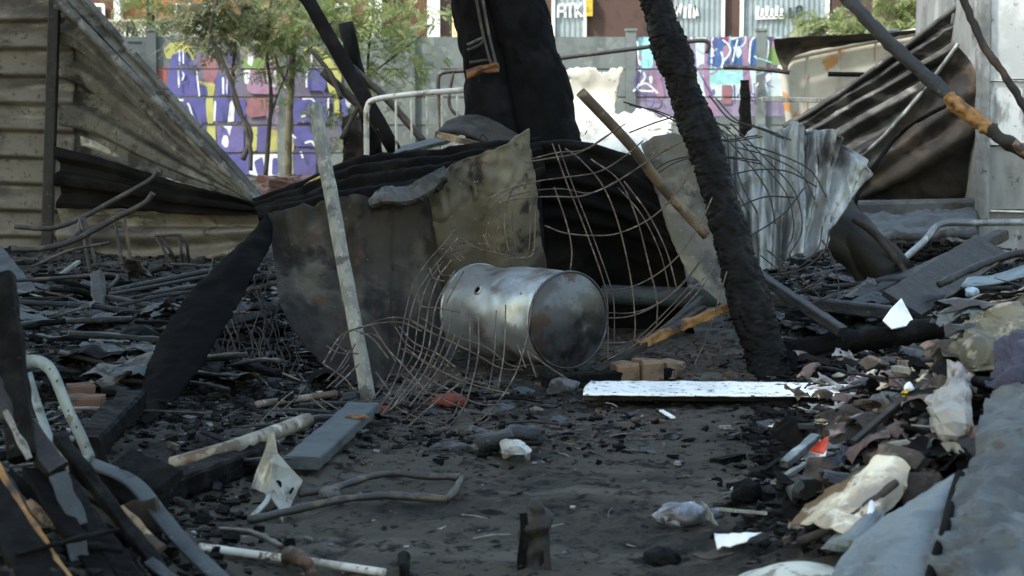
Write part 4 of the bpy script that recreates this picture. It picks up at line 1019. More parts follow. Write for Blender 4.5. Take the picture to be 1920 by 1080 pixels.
# ================================================================ SHEETS ON THE RIGHT
tag(sheet('grey_tin_sheet', PR([[(1200, 268, 10.6), (1240, 258, 10.6), (1290, 256, 10.6), (1350, 300, 10.6)], [(1228, 360, 10.4), (1262, 360, 10.4), (1305, 365, 10.4), (1355, 380, 10.4)], [(1252, 440, 10.2), (1285, 450, 10.2), (1320, 455, 10.2), (1362, 460, 10.2)], [(1290, 520, 10.0), (1315, 545, 9.95), (1340, 560, 9.9), (1372, 575, 9.9)]]), M['ochre_tin'], 50, 60, crumple=.02, cfreq=4, ragged=.02, disp=lambda u, v: .03 * math.sin(u * 5)), 'flat grey-brown sheet leaning behind the tall charred pole', 'metal sheet')
tag(sheet('folded_tin_sheet', PR([[(1340, 243, 11.2), (1395, 246, 11.15), (1445, 238, 11.1), (1490, 234, 11.1), (1530, 240, 11.1), (1575, 255, 11.15), (1612, 295, 11.25), (1636, 326, 11.35)],
                                  [(1348, 320, 11.1), (1400, 325, 11.05), (1448, 325, 11.0), (1492, 322, 11.0), (1528, 325, 11.05), (1565, 332, 11.1), (1590, 345, 11.2), (1612, 350, 11.3)],
                                  [(1356, 410, 11.0), (1404, 415, 10.95), (1445, 415, 10.9), (1488, 410, 10.9), (1522, 408, 10.95), (1550, 405, 11.0), (1568, 398, 11.1), (1585, 375, 11.2)],
                                  [(1364, 500, 10.9), (1405, 512, 10.85), (1440, 512, 10.8), (1480, 488, 10.8), (1512, 484, 10.85), (1538, 472, 10.9), (1550, 440, 11.0), (1562, 395, 11.1)]]), M['galv'], 130, 60,
          disp=lambda u, v: .075 * (abs((u * 4.6 + .15 * math.sin(5 * v)) % 1 - .5) * 4 - 1) * (1 - .3 * v) * (1 - smooth(.8, .97, u)) + .02 * ribs(u, 13, 1.2) * (1 - smooth(.7, .9, u)), crumple=.035, cfreq=3, ragged=.03), 'bright galvanised sheet crumpled into fan folds right of the charred pole', 'metal sheet')
rs = thing('ribbed_roof_sheet', 'dark ribbed sheet rising diagonally to the pale wall at upper right', 'roof sheet', P(1690, 480, 15))
sheet('sheet', PR([[(1470, 240, 15.8), (1560, 185, 15.6), (1680, 100, 15.4), (1790, 20, 15.2), (1850, -30, 15)], [(1500, 262, 15.6), (1600, 200, 15.45), (1700, 140, 15.3), (1790, 85, 15.1), (1850, 40, 15)], [(1535, 300, 15.4), (1620, 255, 15.3), (1710, 205, 15.2), (1790, 160, 15.1), (1850, 120, 15)], [(1550, 400, 15.2), (1640, 390, 15.1), (1720, 382, 15.1), (1790, 380, 15), (1850, 380, 15)]]), M['darkrib'], 80, 110,
      disp=lambda u, v: .05 * ribs(v ** .8, 5.2, 1.6), crumple=.025, cfreq=2.5, parent=rs)
tube('edge', [P(1470, 240, 15.7), P(1560, 185, 15.5), P(1680, 100, 15.3), P(1850, -30, 14.9)], .022, M['darkrib'], rs)
fs = thing('folded_roof_sheet', 'brown smoke-stained folded sheet hanging before the ribbed diagonal sheet', 'roof sheet', P(1720, 480, 14.4))
sheet('sheet', PR([[(1597, 305, 14.8), (1650, 255, 14.7), (1705, 200, 14.6), (1750, 145, 14.5), (1797, 82, 14.4)], [(1600, 330, 14.7), (1660, 290, 14.6), (1720, 250, 14.5), (1780, 210, 14.4), (1840, 160, 14.3)], [(1590, 372, 14.8), (1660, 340, 14.6), (1720, 310, 14.5), (1780, 280, 14.4), (1842, 250, 14.3)], [(1560, 408, 15.0), (1640, 395, 14.9), (1720, 385, 14.8), (1780, 380, 14.7), (1842, 376, 14.6)]]), M['brown_tin'], 70, 80,
      disp=lambda u, v: .04 * math.sin(2 * math.pi * 3.2 * v + 2 * u), crumple=.03, cfreq=2.5, parent=fs)
tube('edge', [P(1597, 306, 14.75), P(1650, 262, 14.65), P(1705, 202, 14.55), P(1750, 146, 14.45), P(1797, 82, 14.35)], .016, M['galv'], fs)
tag(beam('concrete_beam', P(1560, 398, 14.4), P(1838, 392, 14.2), .3, .16, M['slab'], rough=.008), 'grey concrete beam under the folded brown sheet', 'beam')
tag(sheet('ash_slab', PR([[(1600, 412, 14), (1720, 405, 14), (1830, 400, 14)], [(1590, 450, 12.6), (1720, 448, 12.6), (1830, 440, 12.6)]]), M['slab'], 40, 20, crumple=.04, cfreq=5, solid=.05), 'grey slab strewn with ash below the concrete beam', 'slab')
cabin = thing('white_cabin', 'peeling white painted cabin wall with a corner post at the right edge', 'cabin', P(1900, 512, 13.9))
x0 = P(1852, 300, 13.9).x
v, f = box(x0, x0 + 2.6, 13.9, 16.5, 0, 2.9)
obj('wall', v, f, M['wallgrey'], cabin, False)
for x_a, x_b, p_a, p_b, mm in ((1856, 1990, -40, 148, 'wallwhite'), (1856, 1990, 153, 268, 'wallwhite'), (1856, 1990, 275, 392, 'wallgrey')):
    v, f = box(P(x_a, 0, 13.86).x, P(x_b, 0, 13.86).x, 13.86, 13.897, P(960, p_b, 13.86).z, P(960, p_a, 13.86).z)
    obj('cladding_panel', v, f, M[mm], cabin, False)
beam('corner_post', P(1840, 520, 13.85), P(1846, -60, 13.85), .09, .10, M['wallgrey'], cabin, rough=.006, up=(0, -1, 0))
for py in (150, 270, 395):
    beam('seam_strip', P(1856, py, 13.85), P(1990, py + 4, 13.85), .03, .012, M['wallwhite'], cabin, rough=.002)
# poles in front of the cabin
po = thing('charred_pole', 'black pole sloping down across the cream panel to the folded sheet', 'pole', P(1760, 170, 12.8))
v, f = sweep(catmull([P(1560, -35, 13.6), P(1660, 72, 13.3), P(1740, 145, 13.1), P(1800, 198, 12.9)], 10), circle(.05, 14), rough=.016, freq=14)
obj('shaft', v, f, M['charblue'], po)
br = thing('split_branch', 'burnt branch with a bright orange stripped section before the white cabin', 'branch', P(1850, 240, 12.4))
v, f = sweep(catmull([P(1778, 180, 12.7), P(1800, 205, 12.65), P(1840, 232, 12.6), P(1862, 246, 12.55)], 8), circle(.05, 14), rough=.025, freq=22)
obj('stripped_section', v, f, M['ochrewood'], br)
v, f = sweep(catmull([P(1855, 240, 12.55), P(1880, 262, 12.5), P(1905, 275, 12.45), P(1960, 310, 12.4)], 8), circle(.045, 12), rough=.02, freq=14)
obj('burnt_section', v, f, M['charbrown'], br)
v, f = sweep(catmull([P(1900, 268, 12.4), P(1925, 290, 12.4), P(1960, 300, 12.4)], 6), rect(.15, .05), rough=.02, freq=16)
obj('splinter', v, f, M['rawwood'], br)
tag(tube('burnt_branch', [P(1795, -30, 12.9), P(1825, 45, 12.85), P(1850, 95, 12.8), P(1880, 135, 12.75), P(1905, 175, 12.7), P(1940, 230, 12.65)], .028, M['charbrown'], rough=.012), 'thin knotty burnt branch across the white cabin wall', 'branch')
tag(tube('burnt_branch', [P(1610, 400, 13.4), P(1605, 375, 13.4), P(1640, 310, 13.5), P(1700, 240, 13.5), P(1790, 190, 12.8)], .016, M['char'], rough=.008), 'thin black branch arching before the folded brown sheet', 'branch')
v, f = sweep(catmull([P(1560, 412, 11.6), P(1605, 455, 11.4), P(1650, 505, 11.25), P(1700, 570, 11.05)], 8), circle(.17, 28), hollow=True, rough=.03, freq=5, scale=lambda t_: 1.0 - .12 * t_)
tag(obj('rolled_sheet', v, f, M['fender']), 'dark rolled metal sheet slanting below the bright folded sheet', 'rolled sheet')
tag(tube('edge_highlight', [P(1600, 410, 11.15), P(1640, 440, 11.1), P(1690, 500, 11.0), P(1712, 540, 10.9)], .02, M['burnt_tin'], seg=8), 'pale strip drawn as the highlight along the rolled metal sheet', 'strip')  # highlight on the rolled sheet, modelled as a paler strip
random.seed(5)
for k, (pts, r_, lb) in enumerate((([(60, 545), (120, 555), (190, 585), (250, 620)], .008, 'thin bent rod dropping right from the far-left slanting board'), ([(30, 580), (110, 600), (200, 632), (290, 640)], .011, 'long low rod across the left ashes'), ([(210, 545), (330, 520), (440, 500)], .016, 'straight blue-black tube below the small stool frame'), ([(205, 552), (300, 535), (420, 512)], .012, 'second thin tube lying under the straight blue-black one'),
                                  ([(250, 600), (262, 625), (285, 640), (310, 615)], .014, 'hooked black rod left of the black strip'), ([(560, 470), (545, 520), (565, 560), (600, 575)], .007, 'curled wire-thin rod before the scorched sheet'), ([(60, 500), (130, 470), (205, 455)], .010, 'thin rod leaning under the armchair frame'), ([(410, 520), (450, 545), (520, 530)], .014, 'bent dark tube right of the black strip'))):
    tag(tube('bent_rod', [P(x, y, 11.6 - (y - 470) / 170 * 1.6) for x, y in pts], r_, M['rod'] if k not in (2, 3) else M['charblue'], seg=8), lb, 'rod')
tag(sheet('scorched_board', PR([[(640, 215, 16), (668, 212, 16), (696, 216, 16)], [(642, 270, 16), (668, 268, 16), (694, 272, 16)], [(638, 340, 16), (668, 340, 16), (700, 340, 16)]]), M['burnt_tin'], 14, 18, crumple=.03, cfreq=3, ragged=.05, solid=.02), 'brown scorched panel leaning behind the short black post', 'panel')

# ================================================================ BEAMS AND BOARDS ON THE GROUND
def gbeam(name, a, b, w, h, m, label, cat, la=.04, lb=.04, **k):
    o = beam(name, G(*a, la), G(*b, lb), w, h, M[m], **k)
    return tag(o, label, cat)
tag(beam('charred_beam', P(1572, 582, 10.3), P(1880, 440, 11.8), .085, .07, M['charblue']), 'long straight blue-black beam sloping up to the right edge', 'beam')
tag(beam('charred_board', P(1690, 572, 10.0), P(1860, 462, 11.3), .24, .03, M['charblue'], up=(.2, -.6, .8)), 'broad black board beside the long sloping beam', 'board')
tag(tube('charred_log', [P(1478, 660, 9.2), P(1600, 640, 9.2), P(1720, 622, 9.1), P(1880, 590, 9.0)], .055, M['char'], seg=14, rough=.02), 'thick black log lying behind the rubbish heap', 'log')
tag(beam('charred_beam', P(1420, 515, 9.6), P(1580, 622, 9.1), .06, .05, M['charblue']), 'charred batten falling right from the foot of the tall pole', 'beam')
tag(beam('charred_beam', P(1440, 560, 10.1), P(1700, 590, 9.8), .09, .07, M['charblue']), 'low charred beam behind the white card', 'beam')
tag(tube('slate_pipe', [P(1365, 558, 10.2), P(1250, 556, 10.3), P(1130, 552, 10.4)], .055, M['slate'], seg=14, rough=.004), 'slate-grey thick pipe lying right of the tank end', 'pipe')
tag(tube('bent_strip', [P(1690, 490, 11.8), P(1735, 450, 11.9), P(1765, 420, 12.0), P(1830, 418, 12.0), P(1960, 416, 12.0)], .022, M['galv'], seg=8), 'pale bent metal strip at the right edge below the cabin', 'strip')
tag(sheet('pale_profile', PR([[(1815, 522, 9.9), (1870, 515, 9.9), (1950, 490, 9.9)], [(1800, 540, 9.7), (1870, 532, 9.7), (1950, 512, 9.7)]]), M['pale'], 16, 6, crumple=.006, solid=.012), 'pale blue-grey flat profile at the right edge above the blanket', 'profile')
tag(tube('charred_branch', [P(1760, 535, 10.1), P(1820, 505, 10.2), P(1890, 480, 10.3), P(1950, 470, 10.3)], .02, M['charblue'], rough=.008), 'thin black branch curving above the pale profile', 'branch')
tag(obj('white_card', [P(1690, 560, 9.3), P(1716, 608, 9.1), P(1672, 617, 9.05), P(1655, 601, 9.12), P(1670, 580, 9.22)], [(0, 4, 3, 2, 1)], M['whiteclean'], smooth_sh=False, solid=.006), 'pointed white card standing among black beams at right', 'card')
tag(lump('pale_blue_cap', P(1822, 548, 9.5), (.035, .03, .03), M['bluebit'], amp=.2), 'small pale blue plastic cap below the pale profile', 'plastic')
strip_w = thing('white_strip', 'long white enamel sheet speckled black lying flat on the dirt', 'metal sheet', G(1340, 735))
zs = .035
def flatp(px, py, z=zs):
    d = ray(px, py); t = (z - CAMH) / d.z
    return Vector((d.x * t, d.y * t, z))
sheet('sheet', [[flatp(1108, 716, .06), flatp(1220, 716, .06), flatp(1340, 716, .06), flatp(1470, 718, .055), flatp(1592, 722, .05)], [flatp(1096, 728, .06), flatp(1218, 730, .06), flatp(1340, 731, .06), flatp(1470, 732, .055), flatp(1590, 734, .05)], [flatp(1093, 740, .06), flatp(1215, 742, .062), flatp(1340, 743, .062), flatp(1470, 744, .058), flatp(1588, 745, .055)]], M['white'], 80, 12, crumple=.004, cfreq=6, solid=.006, parent=strip_w)
beam('edge_shadow', flatp(1094, 744, .045), flatp(1588, 748, .038), .012, .028, M['fender'], strip_w, rough=.003)  # dark bar standing in for the shadow under the front edge
gbeam('charred_beam', (1020, 716), (1260, 698), .05, .05, 'char', 'dark flat batten behind the white enamel sheet', 'beam')
gbeam('tan_block', (1152, 702), (1192, 698), .14, .10, 'tanbrick', 'tan clay block nearest the tank', 'block', .05, .05, rough=.012)
gbeam('tan_block', (1195, 697), (1232, 694), .14, .11, 'tanbrick', 'tan clay block between its two neighbours behind the enamel sheet', 'block', .055, .055, rough=.012)
gbeam('tan_block', (1236, 694), (1268, 690), .13, .08, 'tanbrick', 'broken tan clay block nearest the charred pole', 'block', .045, .04, rough=.02)
tag(beam('split_wood', P(1195, 648, 9.0), P(1362, 575, 9.25), .05, .04, M['ochrewood'], rough=.014), 'splintered yellow wood stick beside the foot of the charred pole', 'wood')
tag(beam('charred_beam', P(1120, 700, 8.8), P(1320, 578, 9.3), .04, .03, M['charbrown'], rough=.008), 'brown burnt stick leaning right from the tank', 'stick')
tag(beam('charred_beam', P(1215, 645, 9.1), P(1316, 560, 9.4), .035, .03, M['charblue'], rough=.006), 'slate-black stick leaning above the yellow split wood', 'stick')
tag(lump('mortar_lump', G(1055, 728, .03), (.07, .05, .045), M['ashgrey'], amp=.35), 'small grey mortar lump left of the white enamel sheet', 'rubble')
# pipes left
o = tube('buff_pipe', [G(322, 872, .04), G(440, 838, .10), P(576, 788, 7.2)], .029, M['tanpipe'], seg=20, hollow=True)
tag(o, 'pale buff pipe with an open end lying at lower left', 'pipe')
tag(tube('pale_batten', [G(482, 758, .03), G(560, 748, .03), G(632, 738, .05)], .016, M['tanpipe'], seg=8), 'thin pale batten on the ashes left of the grey pole', 'batten')
tag(beam('charred_beam', G(262, 935, .05), G(500, 846, .05), .11, .08, M['char'], rough=.02), 'heavy black squared beam below the buff pipe', 'beam')
pl = thing('blue_grey_plank', 'short blue-grey plank with a yellow chipped patch pointing at the grey pole', 'plank', G(610, 820))
beam('board', G(566, 868, .06), G(682, 764, .08), 0.132, .045, M['slate'], pl, rough=.005, up=(0, 0, 1))
lump('chipped_patch', G(668, 782, .098), (.045, .035, .010), M['clamprust'], pl, amp=.3)
tag(beam('charred_beam', G(158, 845, .08), G(250, 750, .08), .11, .09, M['char'], rough=.018), 'charred beam end pointing away beside the black strip', 'beam')
for (px, py), s, lb, m in (((243, 705), (.17, .11, .09), 'sooty brick beside the black strip', 'slab'), ((162, 762), (.15, .1, .09), 'brown brick behind the pale chair frame', 'brick'), ((150, 735), (.12, .1, .07), 'half brick above the brown brick at left', 'brick')):
    p = G(px, py, .03)
    tag(beam('brick', p - Vector((s[0] / 2, 0, 0)), p + Vector((s[0] / 2, .03, 0)), s[1], s[2], M[m], rough=.008), lb, 'brick')
# perforated bracket
bk = thing('perforated_plate', 'bent white perforated metal plate standing on the dirt at lower left', 'metal plate', G(530, 975))
pv = [P(506, 810, 6.2), P(514, 810, 6.2), P(521, 850, 6.14), P(546, 880, 6.16), P(567, 901, 6.2), P(546, 945, 6.05), P(531, 985, 5.85), P(521, 950, 5.95), P(505, 930, 6.0), P(490, 922, 6.08), P(472, 914, 6.18), P(482, 882, 6.2), P(496, 848, 6.2), P(511, 870, 6.06), P(508, 900, 6.03)]
obj('plate', pv, [(0, 12, 13, 2, 1), (12, 11, 14, 13), (11, 10, 9, 14), (9, 8, 14), (2, 13, 3), (13, 14, 5, 4, 3), (14, 8, 7, 6, 5)], M['greyplate'], bk, False, solid=.004)
for (px, py, r_) in ((520, 906, .019), (538, 930, .011), (503, 868, .006), (548, 918, .004)):
    c = P(px, py, 6.2 if px < 510 else 6.1)
    tube('hole', [c + Vector((0, .03, 0)), c + Vector((0, -.05, 0))], r_, M['soot'], bk, seg=14, curved=False)
# bent frame of rods on the ground
fr = thing('bent_tube_frame', 'flat bent steel tube frame lying on the dirt at lower centre', 'tube frame', G(660, 930))
tube('tube', [G(468, 975, .02), G(560, 955, .03), G(650, 935, .04), G(740, 930, .03), G(838, 937, .02)], .013, M['rod'], fr, seg=10, rough=.006)
tube('tube', [G(838, 937, .02), G(852, 922, .03), G(866, 896, .02)], .013, M['rod'], fr, seg=10, rough=.006)
tube('tube', [G(560, 925, .03), G(620, 918, .03), G(690, 895, .05), G(740, 888, .04), G(800, 893, .03), G(862, 895, .02)], .013, M['rod'], fr, seg=10, rough=.006)
tube('tube', [G(470, 972, .02), G(500, 940, .05), G(505, 918, .06)], .009, M['galv'], fr, seg=8)
lump('joint', G(620, 925, .03), (.04, .025, .025), M['ashgrey'], fr, amp=.2)
tag(tube('white_tube', [G(375, 1026, .02), G(480, 1040, .02), G(600, 1056, .025), G(722, 1074, .02)], .012, M['whitetube'], seg=12), 'slim white tube lying along the bottom edge', 'tube')
tag(tube('burnt_stub', [G(540, 1040, .03), G(565, 1050, .07), G(580, 1065, .05), G(590, 1082, .03)], .022, M['rust'], seg=10, rough=.02), 'rust-brown stub lying across the slim white tube', 'stub')
tag(tube('burnt_stub', [G(756, 1084, 0), G(757, 1062, .03), P(758, 1042, 5.25)], .017, M['char'], seg=10, rough=.012), 'small dark upright stub at the bottom edge', 'stub')
# charred post stub in the near centre
sp_ = thing('charred_stub', 'blurred charred post stub with a jagged top at bottom centre', 'post', G(1000, 1072))
D0 = 5.2
prof = [.040, .038, .035, .033, .034, .036, .040, .042, .038, .036, .030, .022, .008]
rad = lambda t_: prof[min(12, int(t_ * 12))] + (prof[min(12, int(t_ * 12) + 1)] - prof[min(12, int(t_ * 12))]) * (t_ * 12 - int(t_ * 12))
v, f = sweep(catmull([P(1000, 1115, D0), P(998, 1060, D0), P(1003, 1010, D0), P(1010, 970, D0), P(1004, 935, D0)], 14), circle(1, 22), scale=rad, rough=.03, freq=22)
obj('stub', v, f, M['charbrown'], sp_, False)
v, f = sweep([P(978, 1100, D0 - .02), P(976, 1050, D0 - .03), P(984, 1000, D0 - .03), P(980, 962, D0 - .02)], rect(.026, .012), rough=.012, freq=30)
obj('splinter', v, f, M['char'], sp_, False)
v, f = sweep([P(1030, 1105, D0 - .02), P(1027, 1060, D0 - .03), P(1024, 1020, D0 - .03)], rect(.022, .008), rough=.008, freq=30)
obj('splinter', v, f, M['charbrown'], sp_, False)
# white rag and black cup
tag(sheet('white_rag', [[G(932, 832, .05), G(965, 830, .06), G(995, 838, .05)], [G(935, 845, .05), G(965, 842, .05), G(998, 852, .04)], [G(945, 850, .02), G(975, 858, .05), G(988, 864, .02)]], M['greyplate'], 12, 8, crumple=.03, cfreq=8, ragged=.02, flat=True), 'small crumpled pale rag in the middle of the clearing', 'rag')
tag(tube('black_cup', [G(900, 832, .05), G(955, 822, .06)], .04, M['charblue'], seg=16, rough=.012), 'black melted tin beside the crumpled pale rag', 'tin')
tag(lump('burnt_boot', G(978, 818, .04), (.09, .05, .045), M['charblue'], amp=.25), 'black burnt boot-shaped lump behind the crumpled pale rag', 'lump')
tag(lump('red_rag', G(842, 752, .03), (.07, .05, .03), M['redrag'], amp=.35), 'dull red rag on the ashes behind the rusty wire', 'rag')
tag(lump('red_rag', G(716, 770, .03), (.035, .03, .02), M['redrag'], amp=.35), 'small red scrap at the foot of the grey pole', 'rag')

# ================================================================ LEFT FOREGROUND PILE
cf = thing('pale_chair_frame', 'pale blue flat-bar chair frame with rivet holes at lower left', 'chair frame', P(140, 870, 5.4))
pts = catmull([P(42, 680, 5.5), P(62, 676, 5.5), P(85, 684, 5.48), P(102, 706, 5.45), P(128, 770, 5.4), P(150, 815, 5.35), P(170, 862, 5.3)], 6)
v, f = sweep(pts, rect(.036, .008), up=(0, -1, .2))
v = list(v)
obj('flat_bar', v, f, M['pale'], cf)
for t_ in (.42, .55, .68, .8, .92):
    c = pts[int(t_ * (len(pts) - 1))] + Vector((.003, -.002, 0))
    tube('rivet_hole', [c + Vector((0, .006, 0)), c + Vector((0, -.006, .001))], .0035, M['soot'], cf, seg=8, curved=False)
v, f = sweep(catmull([P(52, 700, 5.7), P(72, 765, 5.65), P(98, 838, 5.6)], 6), rect(.026, .008), up=(0, -1, .2))
obj('flat_bar', v, f, M['pale'], cf)
tube('cross_bar', [P(95, 838, 5.55), P(135, 822, 5.5)], .010, M['pale'], cf)
tube('cross_bar', [P(100, 848, 5.45), P(170, 860, 5.3)], .011, M['pale'], cf)
v, f = sweep(catmull([P(108, 848, 5.45), P(180, 872, 5.3), P(250, 905, 5.2), P(300, 965, 5.05), P(350, 1025, 4.9), P(430, 1100, 4.75)], 8), rect(.05, .01), up=(.3, -.5, 1))
obj('curved_rail', v, f, M['slate'], cf)
for nm, a, b, w, h, D0_, D1_, m, lb, up in (
    ('charred_post', (0, 520), (45, 860), .075, .05, 5.2, 4.9, 'char', 'blurred dark post at the left edge of the foreground pile', (0, -1, 0)),
    ('charred_plank', (40, 800), (262, 1110), .06, .025, 5.1, 4.5, 'char', 'wide charred plank running down the foreground pile', (.6, -1, .5)),
    ('charred_plank', (-20, 720), (110, 880), .06, .03, 5.0, 4.9, 'charblue', 'grey ash-covered plank end at the far left edge', (.6, -1, .5)),
    ('charred_plank', (110, 820), (330, 1110), .035, .03, 5.15, 4.6, 'char', 'narrow black batten beside the wide charred plank', (.6, -1, .5)),
    ('scorched_plank', (-10, 870), (140, 1110), .02, .02, 4.75, 4.35, 'ochrewood', 'plank edge glowing orange-brown in the left corner', (.6, -1, .5)),
    ('charred_plank', (-40, 900), (100, 1120), .10, .03, 4.7, 4.3, 'char', 'broad black plank in the bottom left corner', (.6, -1, .5)),
    ('charred_plank', (60, 880), (210, 1110), .055, .02, 4.95, 4.4, 'soot', 'flat black board between the planks of the foreground pile', (.6, -1, .5)),
    ('charred_plank', (205, 880), (300, 920), .20, .03, 5.35, 5.25, 'char', 'short black board under the curved pale rail', (.2, -.6, 1)),
    ('brown_box_side', (235, 1000), (302, 985), .16, .02, 5.1, 5.05, 'charbrown', 'brown scorched box side under the curved pale rail', (0, -1, .25)),
    ('charred_plank', (150, 960), (250, 930), .18, .03, 5.25, 5.25, 'char', 'black crossboard under the curved pale rail at lower left', (0, -1, .4)),
    ('pale_splinter', (10, 770), (55, 860), .02, .015, 4.85, 4.8, 'greywood', 'pale ash-grey splinter near the left edge', (0, -1, 0)),
    ('blue_scrap', (108, 890), (150, 985), .045, .008, 4.8, 4.7, 'slate', 'pale bluish scrap between the foreground planks', (.4, -1, .2)),
    ('blue_scrap', (140, 1010), (160, 1075), .05, .008, 4.55, 4.5, 'slate', 'lower pale bluish scrap near the bottom left corner', (.4, -1, .2))):
    tag(beam(nm, P(*a, D0_), P(*b, D1_), w, h, M[m], rough=.008 if m != 'pale' else .004, up=up), lb, 'board' if 'scrap' not in nm and 'splinter' not in nm else 'scrap')
random.seed(77)
LOOKS = {'charred_wood': 'dull black', 'glossy_charred_wood': 'glossy blue-black', 'scorched_wood': 'dark brown', 'scorched_pale_wood': 'tan scorched', 'soot_black_metal': 'sooty black', 'blue_grey_board': 'slate-blue'}
for i in range(52):
    x, y = random.uniform(-20, 330), random.uniform(860, 1060)
    if x > 120 + (y - 860) * 1.1: x *= .5
    D_ = 5.15 - (y - 860) / 220 * .45 + random.uniform(-.1, .1)
    L_x, L_y = random.uniform(25, 110), random.uniform(50, 160)
    o = beam('charred_splinter', P(x, y, D_), P(x + L_x, y + L_y, D_ - .12), random.uniform(.008, .035), random.uniform(.006, .02), M[random.choice(('char', 'charblue', 'char', 'charbrown', 'soot', 'slate', 'charbrown', 'rawwood'))], rough=.006, up=(.5, -1, .4))
    tag(o, LOOKS.get(o.data.materials[0].name, 'charred') + ' splinter lying along the foreground planks at lower left', 'splinter', 'splinters of the foreground pile')

# ================================================================ RIGHT RUBBISH HEAP
def GS(rows, lift):
    return [[G(x, y, lift + (q[0] if q else 0)) for (x, y, *q) in r] for r in rows]
def cloth(name, rows, m, label, cat, lift=.03, nu=40, nv=40, crumple=.04, cfreq=6, solid=.004, **k):
    nu, nv = max(8, nu // 2), max(8, nv // 2)
    return tag(sheet(name, GS(rows, lift), M[m], nu, nv, crumple=crumple, cfreq=cfreq, solid=solid, flat=True, **k), label, cat)
cloth('olive_blanket', [[(1800, 640), (1825, 605, .06), (1870, 585, .08), (1960, 590, .06)], [(1785, 668, .02), (1830, 645, .10), (1890, 640, .10), (1960, 630, .08)], [(1790, 690), (1830, 700, .04), (1880, 710, .04), (1960, 700, .04)]], 'olive', 'olive-grey blanket on top of the rubbish heap', 'blanket', .05, crumple=.05, cfreq=4)
cloth('navy_cloth', [[(1890, 645, .06), (1925, 640, .08), (1970, 640, .06)], [(1872, 700, .05), (1915, 695, .09), (1970, 690, .06)], [(1862, 745), (1900, 742, .03), (1970, 745, .02)]], 'navy', 'dark navy cloth hanging below the olive blanket', 'cloth', .09, crumple=.06, cfreq=5)
cloth('grey_tarpaulin', [[(1860, 745, .05), (1900, 735, .08), (1970, 720, .08)], [(1835, 830, .08), (1890, 820, .12), (1970, 800, .12)], [(1800, 930, .08), (1880, 930, .14), (1980, 920, .14)], [(1760, 1040, .06), (1860, 1040, .14), (1980, 1040, .14)], [(1740, 1130, .04), (1860, 1130, .12), (1980, 1130, .12)]], 'tarp', 'big grey tarpaulin filling the lower right corner', 'tarpaulin', .05, 90, 100, crumple=.05, cfreq=4.5)
cloth('pale_tarpaulin', [[(1800, 885, .07), (1812, 880, .07), (1822, 878, .05)], [(1700, 950, .06), (1750, 940, .08), (1795, 950, .05)], [(1610, 1020, .04), (1690, 1030, .08), (1765, 1040, .05)], [(1560, 1090, .03), (1650, 1110, .06), (1745, 1120, .04)]], 'tarplight', 'pale blue-grey tarpaulin fold before the grey tarpaulin', 'tarpaulin', .05, 40, 50, crumple=.02, cfreq=4)
tag(tube('black_hose', [G(1800, 890, .13), G(1785, 940, .14), G(1770, 1000, .14), G(1750, 1060, .13), G(1740, 1110, .12)], .014, M['soot'], seg=10), 'black cord between the two tarpaulins', 'cord')
tag(tube('black_hose', [G(1830, 715, .10), G(1870, 722, .12), G(1950, 742, .16)], .018, M['soot'], seg=10), 'black cord below the navy cloth', 'cord')
cloth('grey_bag', [[(1790, 692, .10), (1800, 690, .12), (1806, 700, .10)], [(1762, 730, .10), (1785, 728, .14), (1810, 735, .10)], [(1740, 762, .08), (1778, 765, .13), (1812, 772, .09)], [(1762, 805, .06), (1785, 800, .10), (1806, 800, .06)], [(1770, 818, .03), (1785, 822, .05), (1798, 815, .03)]], 'greybag', 'crumpled light grey bag high on the rubbish heap', 'bag', .03, 18, 22, crumple=.05, cfreq=6)
cloth('scorched_card', [[(1640, 868, .08), (1660, 858, .10), (1690, 862, .10), (1706, 880, .08)], [(1590, 905, .06), (1630, 895, .09), (1670, 905, .09), (1690, 925, .05)], [(1520, 950, .05), (1570, 940, .08), (1625, 955, .08), (1650, 975, .04)], [(1482, 1000, .03), (1520, 990, .05), (1570, 1005, .05), (1590, 1020, .02)]], 'card', 'big scorched cream card sheet in the middle of the rubbish heap', 'card', .03, 50, 50, crumple=.022, cfreq=5, ragged=.02)
cloth('grey_card', [[(1612, 985, .06), (1635, 965, .08), (1660, 955, .06)], [(1560, 1015, .04), (1600, 1010, .06), (1640, 1005, .05)], [(1540, 1030, .02), (1590, 1030, .03), (1632, 1028, .03)]], 'tarplight', 'pale folded card beneath the scorched cream card', 'card', .02, 20, 20, crumple=.015)
tag(tube('burnt_branch', [G(1500, 1015, .05), G(1570, 985, .09), G(1630, 945, .12), G(1680, 905, .13)], .012, M['charbrown'], rough=.006), 'thin dark stick crossing the scorched cream card', 'stick')
tag(tube('white_pipe', [G(1633, 942, .12), G(1632, 985, .09), G(1630, 1005, .08), G(1604, 1018, .06)], .010, M['whiteclean'], curved=False, seg=10), 'short white elbow-shaped plastic strip on the heap', 'plastic')
tag(sheet('white_paper', [[G(1342, 1004, .03), G(1385, 1003, .035), G(1428, 998, .05)], [G(1345, 1030, .02), G(1388, 1022, .03), G(1400, 1018, .05)]], M['paper'], 16, 6, crumple=.01, cfreq=12, solid=.003), 'torn white paper slip before the rubbish heap', 'paper')
ld = thing('enamel_bowl', 'upturned round off-white bowl at the bottom edge before the tarpaulin', 'bowl', G(1505, 1078))
c = G(1505, 1098, .02)
V, Fc = [], []
K, S = 8, 40
for k in range(K + 1):
    rr = .165 * (1 - k / K)
    for j in range(S):
        a = 2 * math.pi * j / S
        V.append(c + Vector((math.cos(a) * rr, math.sin(a) * rr, .055 * (1 - (rr / .165) ** 2.2))))
for k in range(K):
    for j in range(S):
        Fc.append((k * S + j, k * S + (j + 1) % S, (k + 1) * S + (j + 1) % S, (k + 1) * S + j))
obj('dome', V, Fc, M['lid'], ld)
